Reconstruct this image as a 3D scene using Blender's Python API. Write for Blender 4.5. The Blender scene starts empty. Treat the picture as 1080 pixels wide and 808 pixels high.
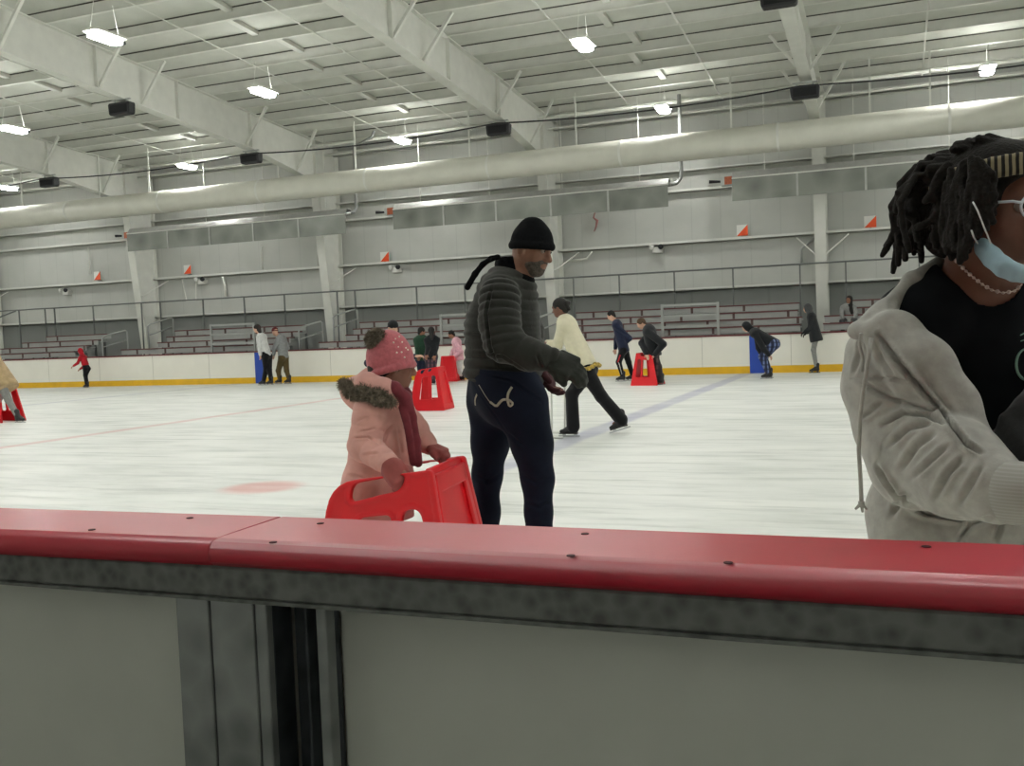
import bpy, bmesh, math, random
import numpy as np
from mathutils import Vector, Matrix
from mathutils.bvhtree import BVHTree
random.seed(7); np.random.seed(7)
SC = bpy.context.scene
COL = SC.collection
PI = math.pi

# ------------------------------------------------------------------ camera
F_PX, YAW, PIT, ROL, HC = 1034.9, 0.372455, 0.051578, -0.0385234, 1.3987
W, H = 1080, 808
cy, sy = math.cos(YAW), math.sin(YAW)
FWD = np.array([-sy*math.cos(PIT), cy*math.cos(PIT), -math.sin(PIT)])
_r = np.array([cy, sy, 0.0]); _u = np.cross(_r, FWD)
RGT = _r*math.cos(ROL) + _u*math.sin(ROL)
UPV = -_r*math.sin(ROL) + _u*math.cos(ROL)
CAM = np.array([0, 0, HC])
def ray(x, y): return FWD*F_PX + RGT*(x - W/2) - UPV*(y - H/2)
def at(x, y, Y):                       # the point of the plane Y = const seen at a pixel of the photograph
    d = ray(x, y); return CAM + d*(Y/d[1])
def onz(x, y, z=0.0):
    d = ray(x, y); return CAM + d*((z - HC)/d[2])
def project(P):
    d = np.asarray(P, float) - CAM
    z = d @ FWD
    return W/2 + F_PX*(d @ RGT)/z, H/2 - F_PX*(d @ UPV)/z

cam = bpy.data.objects.new('camera', bpy.data.cameras.new('camera'))
COL.objects.link(cam)
cam.data.sensor_fit = 'HORIZONTAL'; cam.data.sensor_width = 36.0
cam.data.lens = F_PX/W*36.0
cam.data.clip_start = 0.05; cam.data.clip_end = 300
m = Matrix(((RGT[0], UPV[0], -FWD[0]), (RGT[1], UPV[1], -FWD[1]), (RGT[2], UPV[2], -FWD[2]))).to_4x4()
m.translation = Vector(CAM)
cam.matrix_world = m
SC.camera = cam

# ------------------------------------------------------------------ materials
def lin(c):
    if isinstance(c, str):
        c = c.lstrip('#'); c = [int(c[i:i+2], 16) for i in (0, 2, 4)]
    return tuple(((v/255)/12.92 if v/255 <= 0.04045 else ((v/255+0.055)/1.055)**2.4) for v in c) + (1.0,)
class NT:
    def __init__(s, name):
        s.m = bpy.data.materials.new(name); s.m.use_nodes = True
        s.t = s.m.node_tree; s.b = s.t.nodes['Principled BSDF']
    def n(s, typ, **kw):
        nd = s.t.nodes.new(typ)
        for k, v in kw.items(): setattr(nd, k, v)
        return nd
    def l(s, a, b): s.t.links.new(a, b)
    def math(s, op, a, b=None, c=None):
        nd = s.n('ShaderNodeMath', operation=op)
        for i, v in enumerate((a, b, c)):
            if v is None: continue
            if isinstance(v, (int, float)): nd.inputs[i].default_value = v
            else: s.l(v, nd.inputs[i])
        return nd.outputs[0]
    def mix(s, fac, a, b):
        nd = s.n('ShaderNodeMix', data_type='RGBA')
        if isinstance(fac, (int, float)): nd.inputs[0].default_value = fac
        else: s.l(fac, nd.inputs[0])
        for i, v in ((6, a), (7, b)):
            if isinstance(v, tuple): nd.inputs[i].default_value = v
            else: s.l(v, nd.inputs[i])
        return nd.outputs[2]
    def noise(s, scale, detail=3, vec=None, rough=0.5, stretch=None, coord='Object'):
        tc = s.n('ShaderNodeTexCoord')
        mp = s.n('ShaderNodeMapping')
        s.l(tc.outputs[coord], mp.inputs[0])
        if stretch: mp.inputs['Scale'].default_value = stretch
        nz = s.n('ShaderNodeTexNoise'); nz.inputs['Scale'].default_value = scale
        nz.inputs['Detail'].default_value = detail; nz.inputs['Roughness'].default_value = rough
        s.l(mp.outputs[0], nz.inputs['Vector'])
        return nz.outputs['Fac']
    def ramp(s, fac, stops):
        r = s.n('ShaderNodeValToRGB'); s.l(fac, r.inputs[0])
        el = r.color_ramp.elements
        while len(el) < len(stops): el.new(0.5)
        for e, (p, c) in zip(el, stops):
            e.position = p; e.color = c if isinstance(c, tuple) else (c, c, c, 1)
        return r.outputs[0]
    def bump(s, h, strength=0.3, dist=0.01):
        b = s.n('ShaderNodeBump'); b.inputs['Strength'].default_value = strength
        b.inputs['Distance'].default_value = dist
        s.l(h, b.inputs['Height']); s.l(b.outputs[0], s.b.inputs['Normal'])
MATS = {}
def mat(name, col, rough=0.7, metal=0.0, var=0.0, scale=20.0, bump=0.0, bscale=None, bdist=0.004, spec=0.5, stretch=None, sheen=0.0, emit=0.0, coat=0.0):
    if name in MATS: return MATS[name]
    q = NT(name); c = lin(col)
    q.b.inputs['Base Color'].default_value = c
    q.b.inputs['Roughness'].default_value = rough; q.b.inputs['Metallic'].default_value = metal
    q.b.inputs['Specular IOR Level'].default_value = spec
    if sheen: q.b.inputs['Sheen Weight'].default_value = sheen
    if coat: q.b.inputs['Coat Weight'].default_value = coat
    if var:
        nz = q.noise(scale, 4, stretch=stretch)
        a = tuple(min(1, v*(1-var)) for v in c[:3]) + (1,); b = tuple(min(1, v*(1+var)) for v in c[:3]) + (1,)
        q.l(q.ramp(nz, [(0.3, a), (0.7, b)]), q.b.inputs['Base Color'])
    if bump:
        q.bump(q.noise(bscale or scale*3, 5, stretch=stretch), bump, bdist)
    if emit:
        q.b.inputs['Emission Color'].default_value = lin('#fdfdfa'); q.b.inputs['Emission Strength'].default_value = emit
    MATS[name] = q.m
    return q.m

# ------------------------------------------------------------------ object helpers
def tag(o, label=None, cat=None, group=None, kind=None):
    if label: o['label'] = label
    if cat: o['category'] = cat
    if group: o['group'] = group
    if kind: o['kind'] = kind
    return o
def root(name, loc, label, cat, group=None, rz=0.0):
    o = bpy.data.objects.new(name, None); COL.objects.link(o)
    o.empty_display_size = 0.1
    o.location = loc; o.rotation_euler.z = rz
    return tag(o, label, cat, group)
class MB:
    def __init__(s, org=(0, 0, 0)): s.bm = bmesh.new(); s.o = Vector(org)
    def box(s, lo, hi):
        vs = [s.bm.verts.new(Vector((x, y, z)) - s.o) for z in (lo[2], hi[2]) for y in (lo[1], hi[1]) for x in (lo[0], hi[0])]
        for f in ((0,2,3,1),(4,5,7,6),(0,1,5,4),(2,6,7,3),(0,4,6,2),(1,3,7,5)): s.bm.faces.new([vs[i] for i in f])
        return s
    def obox(s, c, ax, half):          # oriented box, ax = 3 unit vectors
        c = Vector(c); ax = [Vector(a).normalized() for a in ax]
        vs = [s.bm.verts.new(c + ax[0]*half[0]*i + ax[1]*half[1]*j + ax[2]*half[2]*k - s.o) for k in (-1, 1) for j in (-1, 1) for i in (-1, 1)]
        for f in ((0,2,3,1),(4,5,7,6),(0,1,5,4),(2,6,7,3),(0,4,6,2),(1,3,7,5)): s.bm.faces.new([vs[i] for i in f])
        return s
    def tube(s, pts, r, n=10, cap=True, close=False, flat=None):
        P = [Vector(p) for p in pts]; rings = []
        rr = r if hasattr(r, '__len__') else [r]*len(P)
        prev = None
        for i, p in enumerate(P):
            a = P[i-1] if (i > 0 or close) else p; b = P[(i+1) % len(P)] if (i < len(P)-1 or close) else p
            t = (b-a).normalized()
            if prev is None:
                up = Vector((0, 0, 1)) if abs(t.z) < 0.9 else Vector((1, 0, 0))
                e1 = t.cross(up).normalized()
            else:
                e1 = (prev - t*prev.dot(t)).normalized()
            prev = e1; e2 = t.cross(e1)
            rings.append([s.bm.verts.new(p + (e1*math.cos(2*PI*k/n) + e2*math.sin(2*PI*k/n)*(flat or 1))*rr[i] - s.o) for k in range(n)])
        for i in range(len(rings) - (0 if close else 1)):
            A, B = rings[i], rings[(i+1) % len(rings)]
            for k in range(n): s.bm.faces.new((A[k], A[(k+1) % n], B[(k+1) % n], B[k]))
        if cap and not close:
            s.bm.faces.new(rings[0][::-1]); s.bm.faces.new(rings[-1])
        return s
    def prism(s, poly, axis, lo, hi):  # polygon (2D) extruded along an axis: 'x' takes (y,z), 'y' takes (x,z), 'z' takes (x,y)
        def P(a, b, t): return {'x': (t, a, b), 'y': (a, t, b), 'z': (a, b, t)}[axis]
        A = [s.bm.verts.new(Vector(P(a, b, lo)) - s.o) for a, b in poly]
        B = [s.bm.verts.new(Vector(P(a, b, hi)) - s.o) for a, b in poly]
        s.bm.faces.new(A[::-1]); s.bm.faces.new(B)
        n = len(poly)
        for i in range(n): s.bm.faces.new((A[i], A[(i+1) % n], B[(i+1) % n], B[i]))
        return s
    def lathe(s, prof, c, axis=(0, 0, 1), n=20):
        c = Vector(c); a = Vector(axis).normalized()
        up = Vector((0, 0, 1)) if abs(a.z) < 0.9 else Vector((1, 0, 0))
        e1 = a.cross(up).normalized(); e2 = a.cross(e1)
        rings = [[s.bm.verts.new(c + a*h + (e1*math.cos(2*PI*k/n) + e2*math.sin(2*PI*k/n))*max(r, 1e-4) - s.o) for k in range(n)] for r, h in prof]
        for A, B in zip(rings, rings[1:]):
            for k in range(n): s.bm.faces.new((A[k], A[(k+1) % n], B[(k+1) % n], B[k]))
        s.bm.faces.new(rings[0][::-1]); s.bm.faces.new(rings[-1])
        return s
    def build(s, name, material, parent=None, bevel=0.0, smooth=False, kind=None, seg=2):
        bmesh.ops.recalc_face_normals(s.bm, faces=s.bm.faces[:])
        me = bpy.data.meshes.new(name); s.bm.to_mesh(me); s.bm.free()
        me.materials.append(material)
        o = bpy.data.objects.new(name, me); COL.objects.link(o)
        if parent is not None: o.parent = parent
        if not parent: o.location = s.o
        if smooth:
            me.polygons.foreach_set('use_smooth', [True]*len(me.polygons))
        if bevel:
            b = o.modifiers.new('bevel', 'BEVEL'); b.width = bevel; b.segments = seg; b.limit_method = 'ANGLE'; b.angle_limit = math.radians(40)
        if kind: o['kind'] = kind
        return o

# ------------------------------------------------------------------ blended solids (smooth union of limbs, surface nets)
def nrm(v):
    v = np.asarray(v, float); return v/max(1e-9, np.linalg.norm(v))
class Solid:
    def __init__(s): s.p = []
    def cone(s, a, b, ra, rb, k=0.02, flat=None, quilt=None, op='add'):
        s.p.append(('cone', np.array(a, float), np.array(b, float), ra, rb, k, flat, quilt, op)); return s
    def chain(s, pts, rad, k=0.02, flat=None, quilt=None, op='add'):
        for i in range(len(pts)-1): s.cone(pts[i], pts[i+1], rad[i], rad[i+1], k, flat, quilt, op)
        return s
    def ell(s, c, r, ax=None, k=0.02, op='add'):
        s.p.append(('ell', np.array(c, float), np.array(r, float), np.eye(3) if ax is None else np.array([nrm(a) for a in ax]), k, op)); return s
    def box(s, c, half, ax=None, r=0.005, k=0.01, op='add'):
        s.p.append(('box', np.array(c, float), np.array(half, float), np.eye(3) if ax is None else np.array([nrm(a) for a in ax]), r, k, op)); return s
    def plane(s, c, n, k=0.0):         # cut away what lies on the side n points to
        s.p.append(('plane', np.array(c, float), nrm(n), k)); return s
    def bounds(s):
        lo, hi = [], []
        for p in s.p:
            if p[0] == 'plane' or p[-1] == 'cut': continue
            if p[0] == 'cone':
                for q, r in ((p[1], p[3]), (p[2], p[4])): lo.append(q-r*1.15); hi.append(q+r*1.15)
            else:
                R = np.abs(p[3].T) @ p[2] if p[0] == 'box' else np.abs(p[3].T) @ p[2]
                lo.append(p[1]-R); hi.append(p[1]+R)
        return np.min(lo, 0), np.max(hi, 0)
    def evaluate(s, h):
        lo, hi = s.bounds(); lo = lo-3*h-0.01; hi = hi+3*h+0.01
        n = np.ceil((hi-lo)/h).astype(int)+1
        D = np.full(n, 0.3, np.float32)
        for p in s.p:
            if p[0] == 'plane':
                g = [lo[i]+h*np.arange(n[i]) for i in range(3)]
                d = ((g[0]-p[1][0])*p[2][0])[:, None, None] + ((g[1]-p[1][1])*p[2][1])[None, :, None] + ((g[2]-p[1][2])*p[2][2])[None, None, :]
                D = np.maximum(D, d.astype(np.float32)); continue
            if p[0] == 'cone':
                a, b, ra, rb, k, flat, quilt, op = p[1:]
                R = max(ra, rb)*1.15; l = np.minimum(a, b)-R; u = np.maximum(a, b)+R
            elif p[0] == 'ell':
                c, r, ax, k, op = p[1:]; R = np.abs(ax.T) @ r; l = c-R; u = c+R
            else:
                c, r, ax, rr, k, op = p[1:]; R = np.abs(ax.T) @ r; l = c-R; u = c+R
            mg = k+3*h
            i0 = np.clip(np.floor((l-mg-lo)/h).astype(int), 0, n-1); i1 = np.clip(np.ceil((u+mg-lo)/h).astype(int)+1, 1, n)
            if (i1 <= i0).any(): continue
            g = [lo[i]+h*np.arange(i0[i], i1[i]) for i in range(3)]
            X, Y, Z = np.meshgrid(*g, indexing='ij'); P = np.stack([X, Y, Z], -1).astype(np.float32)
            if p[0] == 'cone':
                q = P-a.astype(np.float32); ab = (b-a)
                L = max(1e-6, np.linalg.norm(ab))
                if flat is not None:
                    nn = nrm(flat[0]).astype(np.float32); q = q + (q @ nn)[..., None]*nn*(1/flat[1]-1)
                    abf = ab + nn*(ab @ nn)*(1/flat[1]-1)
                else: abf = ab
                t = np.clip((q @ abf.astype(np.float32))/max(1e-9, abf @ abf), 0, 1)
                d = np.linalg.norm(q - t[..., None]*abf.astype(np.float32), axis=-1) - (ra+(rb-ra)*t)
                if flat is not None: d = d*min(1.0, (1+flat[1])/2)
                if quilt is not None:
                    tt = (q @ abf.astype(np.float32))/max(1e-9, abf @ abf)*L
                    d = d - quilt[1]*(np.abs(np.sin(PI*(tt/quilt[0]+(quilt[2] if len(quilt) > 2 else 0))))**0.6)
            elif p[0] == 'ell':
                q = (P-c.astype(np.float32)) @ ax.T.astype(np.float32)
                k0 = np.linalg.norm(q/r.astype(np.float32), axis=-1); k1 = np.linalg.norm(q/(r*r).astype(np.float32), axis=-1)
                d = k0*(k0-1)/np.maximum(k1, 1e-6)
            else:
                q = np.abs((P-c.astype(np.float32)) @ ax.T.astype(np.float32)) - (r-rr).astype(np.float32)
                d = np.linalg.norm(np.maximum(q, 0), axis=-1) + np.minimum(q.max(-1), 0) - rr
            sl = tuple(slice(i0[i], i1[i]) for i in range(3)); E = D[sl]
            if op == 'add':
                if k > 0:
                    hh = np.maximum(k-np.abs(E-d), 0)/k
                    D[sl] = np.minimum(E, d) - hh*hh*k*0.25
                else: D[sl] = np.minimum(E, d)
            else:
                if k > 0:
                    hh = np.maximum(k-np.abs(E+d), 0)/k
                    D[sl] = np.maximum(E, -d) + hh*hh*k*0.25
                else: D[sl] = np.maximum(E, -d)
        return D, lo
    def net(s, h):
        D, lo = s.evaluate(h)
        ins = D < 0
        nx, ny, nz = D.shape
        cnt = np.zeros((nx-1, ny-1, nz-1), np.int8)
        for i in (0, 1):
            for j in (0, 1):
                for k in (0, 1): cnt += ins[i:nx-1+i, j:ny-1+j, k:nz-1+k]
        act = (cnt > 0) & (cnt < 8)
        idx = -np.ones(act.shape, np.int64); cells = np.argwhere(act); idx[act] = np.arange(len(cells))
        acc = np.zeros((len(cells), 3)); num = np.zeros(len(cells))
        cor = [(i, j, k) for i in (0, 1) for j in (0, 1) for k in (0, 1)]
        val = {c: D[cells[:, 0]+c[0], cells[:, 1]+c[1], cells[:, 2]+c[2]].astype(float) for c in cor}
        for c in cor:
            for ax in range(3):
                if c[ax]: continue
                e = list(c); e[ax] = 1; e = tuple(e)
                a, b = val[c], val[e]; mk = (a < 0) != (b < 0)
                t = a/np.where(mk, a-b, 1)
                pt = np.tile(np.array(c, float), (len(cells), 1)); pt[:, ax] = t
                acc[mk] += pt[mk]; num[mk] += 1
        V = (cells + acc/np.maximum(num, 1)[:, None])*h + lo
        Q = []
        for ax in range(3):
            o1, o2 = [a for a in range(3) if a != ax]
            s0 = [slice(1, -1)]*3; s0[ax] = slice(0, -1); s1 = list(s0); s1[ax] = slice(1, None)
            a = ins[tuple(s0)]; b = ins[tuple(s1)]
            e = np.argwhere(a != b)
            if not len(e): continue
            flip = a[tuple(e.T)]
            base = e.copy(); base[:, o1] += 1; base[:, o2] += 1
            def cell(d1, d2):
                q = base.copy(); q[:, o1] -= d1; q[:, o2] -= d2
                return idx[q[:, 0], q[:, 1], q[:, 2]]
            quad = np.stack([cell(1, 1), cell(0, 1), cell(0, 0), cell(1, 0)], 1)
            if ax == 1: quad = quad[:, ::-1]
            quad = np.where(flip[:, None], quad, quad[:, ::-1])
            Q.append(quad)
        Q = np.concatenate(Q); Q = Q[(Q >= 0).all(1)]
        return V, Q
    def build(s, name, material, parent=None, h=0.01, org=None, post=None, relax=1):
        V, Q = s.net(h)
        for _ in range(relax):          # light relaxation against grid steps
            A = np.zeros_like(V); n = np.zeros(len(V))
            for i in range(4):
                a, b = Q[:, i], Q[:, (i+1) % 4]
                np.add.at(A, a, V[b]); np.add.at(n, a, 1); np.add.at(A, b, V[a]); np.add.at(n, b, 1)
            V = V*0.5 + 0.5*A/np.maximum(n, 1)[:, None]
        if post is not None:
            N = normals(V, Q); V = post(V, N)
        o = mesh_from(name, V, Q, material, parent, org)
        return o
def normals(V, Q):
    fn = np.cross(V[Q[:, 2]]-V[Q[:, 0]], V[Q[:, 3]]-V[Q[:, 1]])
    N = np.zeros_like(V)
    for i in range(4): np.add.at(N, Q[:, i], fn)
    return N/np.maximum(1e-12, np.linalg.norm(N, axis=1))[:, None]
def mesh_from(name, V, Q, material, parent=None, org=None):
    o3 = np.array(org if org is not None else (parent.location if parent is not None else (0, 0, 0)), float)
    me = bpy.data.meshes.new(name)
    me.vertices.add(len(V)); me.vertices.foreach_set('co', (V-o3).astype(np.float32).ravel())
    me.loops.add(Q.size); me.loops.foreach_set('vertex_index', Q.astype(np.int32).ravel())
    me.polygons.add(len(Q)); me.polygons.foreach_set('loop_start', np.arange(0, Q.size, 4, dtype=np.int32))
    me.polygons.foreach_set('use_smooth', np.ones(len(Q), bool))
    me.update(calc_edges=True); me.validate()
    me.materials.append(material)
    o = bpy.data.objects.new(name, me); COL.objects.link(o)
    if parent is not None: o.parent = parent
    else: o.location = o3
    return o
def creases(lines):
    """cloth folds: lists of (pixel polyline, width px, depth m); the cloth facing the viewer's side sinks (or swells) along each line"""
    def f(V, N):
        x, y = np.zeros(len(V)), np.zeros(len(V))
        d = V-CAM; z = d @ FWD
        x = W/2+F_PX*(d @ RGT)/z; y = H/2-F_PX*(d @ UPV)/z
        face = np.clip(-(N*(d/np.linalg.norm(d, axis=1)[:, None])).sum(1)*1.6, 0, 1)
        off = np.zeros(len(V))
        for pl, w, dep in lines:
            best = np.full(len(V), 1e9); tt = np.zeros(len(V)); n = len(pl)-1
            for i in range(n):
                ax_, ay_ = pl[i]; bx, by = pl[i+1]
                L2 = (bx-ax_)**2+(by-ay_)**2
                t = np.clip(((x-ax_)*(bx-ax_)+(y-ay_)*(by-ay_))/L2, 0, 1)
                dd = np.hypot(x-ax_-t*(bx-ax_), y-ay_-t*(by-ay_))
                mk = dd < best; best[mk] = dd[mk]; tt[mk] = ((i+t)/n)[mk]
            env = np.clip(np.minimum(tt, 1-tt)*4+0.25, 0, 1)
            off += -dep*np.exp(-(best/w)**2)*env + 0.45*dep*np.exp(-((best-2.0*w)/(w*1.1))**2)*env
        return V + N*(off*face)[:, None]
    return f

# ================================================================== materials
def ice_material():
    q = NT('ice')
    tc = q.n('ShaderNodeTexCoord'); sp = q.n('ShaderNodeSeparateXYZ'); q.l(tc.outputs['Object'], sp.inputs[0])
    X, Y = sp.outputs[0], sp.outputs[1]
    wob = q.noise(1.3, 3)
    Xw = q.math('ADD', X, q.math('MULTIPLY', q.math('SUBTRACT', wob, 0.5), 0.12))
    def band(v, c, hw, soft):
        d = q.math('ABSOLUTE', q.math('SUBTRACT', v, c))
        mr = q.n('ShaderNodeMapRange'); mr.interpolation_type = 'SMOOTHSTEP'
        q.l(d, mr.inputs[0]); mr.inputs[1].default_value = hw+soft; mr.inputs[2].default_value = max(0, hw-soft)
        mr.inputs[3].default_value = 0; mr.inputs[4].default_value = 1
        return mr.outputs[0]
    base = q.ramp(q.noise(0.55, 5, stretch=(1, 2.2, 1), rough=0.65), [(0.30, lin('#d9dcd6')), (0.48, lin('#e9ebe6')), (0.72, lin('#f4f5f0'))])
    streak = q.ramp(q.noise(1.5, 6, stretch=(0.35, 3.2, 1), rough=0.7), [(0.34, lin('#b9bdb9')), (0.5, (1, 1, 1, 1))])
    mx = q.n('ShaderNodeMix', data_type='RGBA', blend_type='MULTIPLY'); mx.inputs[0].default_value = 0.5
    q.l(base, mx.inputs[6]); q.l(streak, mx.inputs[7]); col = mx.outputs[2]
    fade = q.ramp(q.noise(0.9, 4), [(0.25, 0.45), (0.7, 1.0)])
    for c, hw, cc, a in ((-3.85, 0.17, '#8f90b4', 0.62), (-20.9, 0.15, '#9a9cb2', 0.5), (-12.2, 0.13, '#d08a86', 0.55)):
        f = q.math('MULTIPLY', q.math('MULTIPLY', band(Xw, c, hw, 0.07), a), fade)
        col = q.mix(f, col, lin(cc))
    for cx, cyy, r, cc, a in ((-5.7, 7.87, 0.36, '#d98a84', 0.6),):
        dx = q.math('SUBTRACT', X, cx); dy = q.math('SUBTRACT', Y, cyy)
        d = q.math('SQRT', q.math('ADD', q.math('MULTIPLY', dx, dx), q.math('MULTIPLY', dy, dy)))
        col = q.mix(q.math('MULTIPLY', band(d, 0.0, r, 0.13), a), col, lin(cc))
    q.l(col, q.b.inputs['Base Color'])
    q.l(q.ramp(q.noise(2.2, 5, stretch=(0.5, 2.5, 1)), [(0.35, 0.30), (0.65, 0.55)]), q.b.inputs['Roughness'])
    q.b.inputs['Specular IOR Level'].default_value = 0.35
    q.bump(q.noise(14, 6, stretch=(0.3, 2.5, 1), rough=0.7), 0.25, 0.01)
    return q.m
def galv_material(name, c1, c2, scale=45, rough=0.5, metal=0.75):
    q = NT(name)
    v = q.n('ShaderNodeTexVoronoi'); v.inputs['Scale'].default_value = scale
    tc = q.n('ShaderNodeTexCoord'); q.l(tc.outputs['Object'], v.inputs['Vector'])
    nz = q.noise(scale*0.5, 5)
    f = q.math('ADD', q.math('MULTIPLY', v.outputs['Distance'], 0.5), q.math('MULTIPLY', nz, 0.75))
    q.l(q.ramp(f, [(0.38, lin(c1)), (0.78, lin(c2))]), q.b.inputs['Base Color'])
    q.l(q.ramp(nz, [(0.3, rough-0.1), (0.7, rough+0.15)]), q.b.inputs['Roughness'])
    q.b.inputs['Metallic'].default_value = metal
    q.bump(nz, 0.08, 0.003)
    return q.m
def siding_material(name, c, period=0.915):
    q = NT(name)
    tc = q.n('ShaderNodeTexCoord'); sp = q.n('ShaderNodeSeparateXYZ'); q.l(tc.outputs['Object'], sp.inputs[0])
    fr = q.math('FRACT', q.math('DIVIDE', sp.outputs[0], period))
    line = q.math('LESS_THAN', q.math('ABSOLUTE', q.math('SUBTRACT', fr, 0.5)), 0.016)
    cc = lin(c); nz = q.noise(0.9, 5)
    base = q.ramp(nz, [(0.3, tuple(v*0.9 for v in cc[:3])+(1,)), (0.7, cc)])
    q.l(q.mix(q.math('MULTIPLY', line, 0.16), base, tuple(v*0.4 for v in cc[:3])+(1,)), q.b.inputs['Base Color'])
    q.b.inputs['Roughness'].default_value = 0.8
    q.bump(q.math('ADD', q.noise(1.2, 3), q.math('MULTIPLY', line, -1.5)), 0.3, 0.05)
    return q.m
def stripes_material(name, a, b, axis, period, duty=0.5, rough=0.8, wob=0.0):
    q = NT(name)
    tc = q.n('ShaderNodeTexCoord'); sp = q.n('ShaderNodeSeparateXYZ'); q.l(tc.outputs['Object'], sp.inputs[0])
    v = sp.outputs[axis]
    if wob: v = q.math('ADD', v, q.math('MULTIPLY', q.noise(12, 3), wob))
    f = q.math('LESS_THAN', q.math('FRACT', q.math('DIVIDE', v, period)), duty)
    q.l(q.mix(f, lin(a), lin(b)), q.b.inputs['Base Color']); q.b.inputs['Roughness'].default_value = rough
    return q.m
def plaid_material(name, a, b, c, p=0.09):
    q = NT(name)
    tc = q.n('ShaderNodeTexCoord'); sp = q.n('ShaderNodeSeparateXYZ'); q.l(tc.outputs['Object'], sp.inputs[0])
    f1 = q.math('LESS_THAN', q.math('FRACT', q.math('DIVIDE', q.math('ADD', sp.outputs[0], q.math('MULTIPLY', sp.outputs[1], 0.6)), p)), 0.38)
    f2 = q.math('LESS_THAN', q.math('FRACT', q.math('DIVIDE', sp.outputs[2], p)), 0.38)
    col = q.mix(f1, lin(a), lin(b)); col = q.mix(q.math('MULTIPLY', f2, 0.6), col, lin(c))
    q.l(col, q.b.inputs['Base Color']); q.b.inputs['Roughness'].default_value = 0.9
    return q.m

M_ICE = ice_material()
M_SIDING = siding_material('wall_siding', '#b7b9b3')
M_LOWWALL = siding_material('lower_wall', '#868986', 2.4)
M_STEEL = mat('white_painted_steel', '#d2d3cb', 0.55, var=0.05, scale=3)
M_DECK = mat('roof_deck', '#c6c8bf', 0.85, var=0.06, scale=1.5, bump=0.25, bscale=4, bdist=0.05)
M_GIRT = mat('girt_white', '#cfd0c9', 0.5)
M_DUCT = mat('duct_fabric', '#cbcbbf', 0.7, var=0.05, scale=2, bump=0.15, bscale=6, bdist=0.03)
M_HEAT = galv_material('reflector_sheet', '#62655f', '#83867f', 1.6, 0.42, 0.7)
M_TUBE = mat('heater_tube_steel', '#a5a6a1', 0.5, 0.5, var=0.1, scale=6)
M_PIPE = mat('grey_pipe', '#8c8e8b', 0.4, 0.6)
M_ORANGE = mat('orange_paint', '#e0501f', 0.6)
M_BURNER = mat('burner_box', '#a85a3a', 0.6, var=0.2, scale=15)
M_BLACK = mat('black_plastic', '#16171a', 0.55)
M_CABLE = mat('black_cable', '#1c1d1c', 0.6)
M_RAIL = mat('dark_rail_steel', '#6b6e6c', 0.5, 0.3)
M_GALVRAIL = mat('galvanised_rail', '#a6a9a6', 0.45, 0.5)
M_BOARD = mat('white_board_plastic', '#eceae0', 0.42, var=0.02, scale=2)
M_YELLOW = mat('yellow_kick_plate', '#e2b21c', 0.45, var=0.08, scale=3)
M_CAPDK = mat('dark_red_cap', '#6d2a2e', 0.5)
M_BLUE = mat('blue_board_stripe', '#1f46a8', 0.45)
M_SEAT = mat('maroon_bench_plank', '#6a3c3c', 0.6, var=0.15, scale=4)
M_RISER = mat('grey_bench_riser', '#a1a3a0', 0.65, var=0.08, scale=2)
M_BRKT = mat('bench_bracket', '#5b4844', 0.6)
M_CAP = mat('red_cap_rail', '#ae1a31', 0.36, var=0.05, scale=8, bump=0.15, bscale=260, bdist=0.0008, spec=0.9)
M_SEAMD = mat('seam_dark', '#3a1016', 0.8)
M_CHAN = galv_material('galvanised_channel', '#5a5d5b', '#808381', 42, 0.55, 0.55)
M_POST = galv_material('galvanised_post', '#7b7f7f', '#9ca0a0', 16, 0.5, 0.5)
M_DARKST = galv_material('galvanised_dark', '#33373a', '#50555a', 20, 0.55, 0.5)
M_PANEL = mat('dasher_back_panel', '#cacdc6', 0.55, var=0.05, scale=3, bump=0.1, bscale=120, bdist=0.001)
M_CONC = mat('rubber_floor', '#84847f', 0.85, var=0.15, scale=8)
M_LENS = mat('lamp_lens', '#fffdf5', 0.4, emit=95.0)
M_UP = mat('lamp_uplight', '#fffdf5', 0.4, emit=16.0)
M_LAMPB = mat('lamp_housing', '#d8d8d0', 0.5)

# ================================================================== setting
FR = [-1.97 - 8.45*k for k in range(5)]
XL, XR, YN, YF = -46.0, 14.0, -4.4, 31.5
def sbox(name, lo, hi, m, kind='structure'):
    return MB().box(lo, hi).build(name, m, kind=kind)
sbox('floor', (XL, 1.5, -0.05), (XR, 27.92, 0), M_ICE)
sbox('floor_spectator_side', (XL, YN, -0.06), (XR, 1.5, 0.0), M_CONC)
sbox('floor_stands', (XL, 27.92, -0.06), (XR, YF, 0.0), M_CONC)
sbox('wall_far', (XL, YF, -0.06), (XR, YF+0.2, 8.75), M_SIDING)
sbox('wall_far_lower', (XL, YF-0.06, 0), (XR, YF, 2.5), M_LOWWALL)
sbox('wall_left', (XL-0.2, YN, -0.06), (XL, YF, 9.9), M_SIDING)
sbox('wall_right', (XR, YN, -0.06), (XR+0.2, YF, 9.9), M_SIDING)
M_NEAR = mat('near_wall_paint', '#cdcdc7', 0.85)
sbox('wall_near', (XL, YN-0.2, -0.06), (XR, YN, 8.75), M_NEAR)
def zroof(y):
    y = y if y > 13.5 else 27.0-y
    return 8.6 - 0.07*(y-26.7)
MB().prism([(YF+0.2, zroof(YF+0.2)+0.32), (13.5, zroof(13.5)+0.32), (YN-0.2, zroof(YN-0.2)+0.32), (YN-0.2, zroof(YN)+0.5), (13.5, zroof(13.5)+0.55), (YF+0.2, zroof(YF)+0.5)], 'x', XL-0.2, XR+0.2).build('ceiling', M_DECK, kind='structure')
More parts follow.
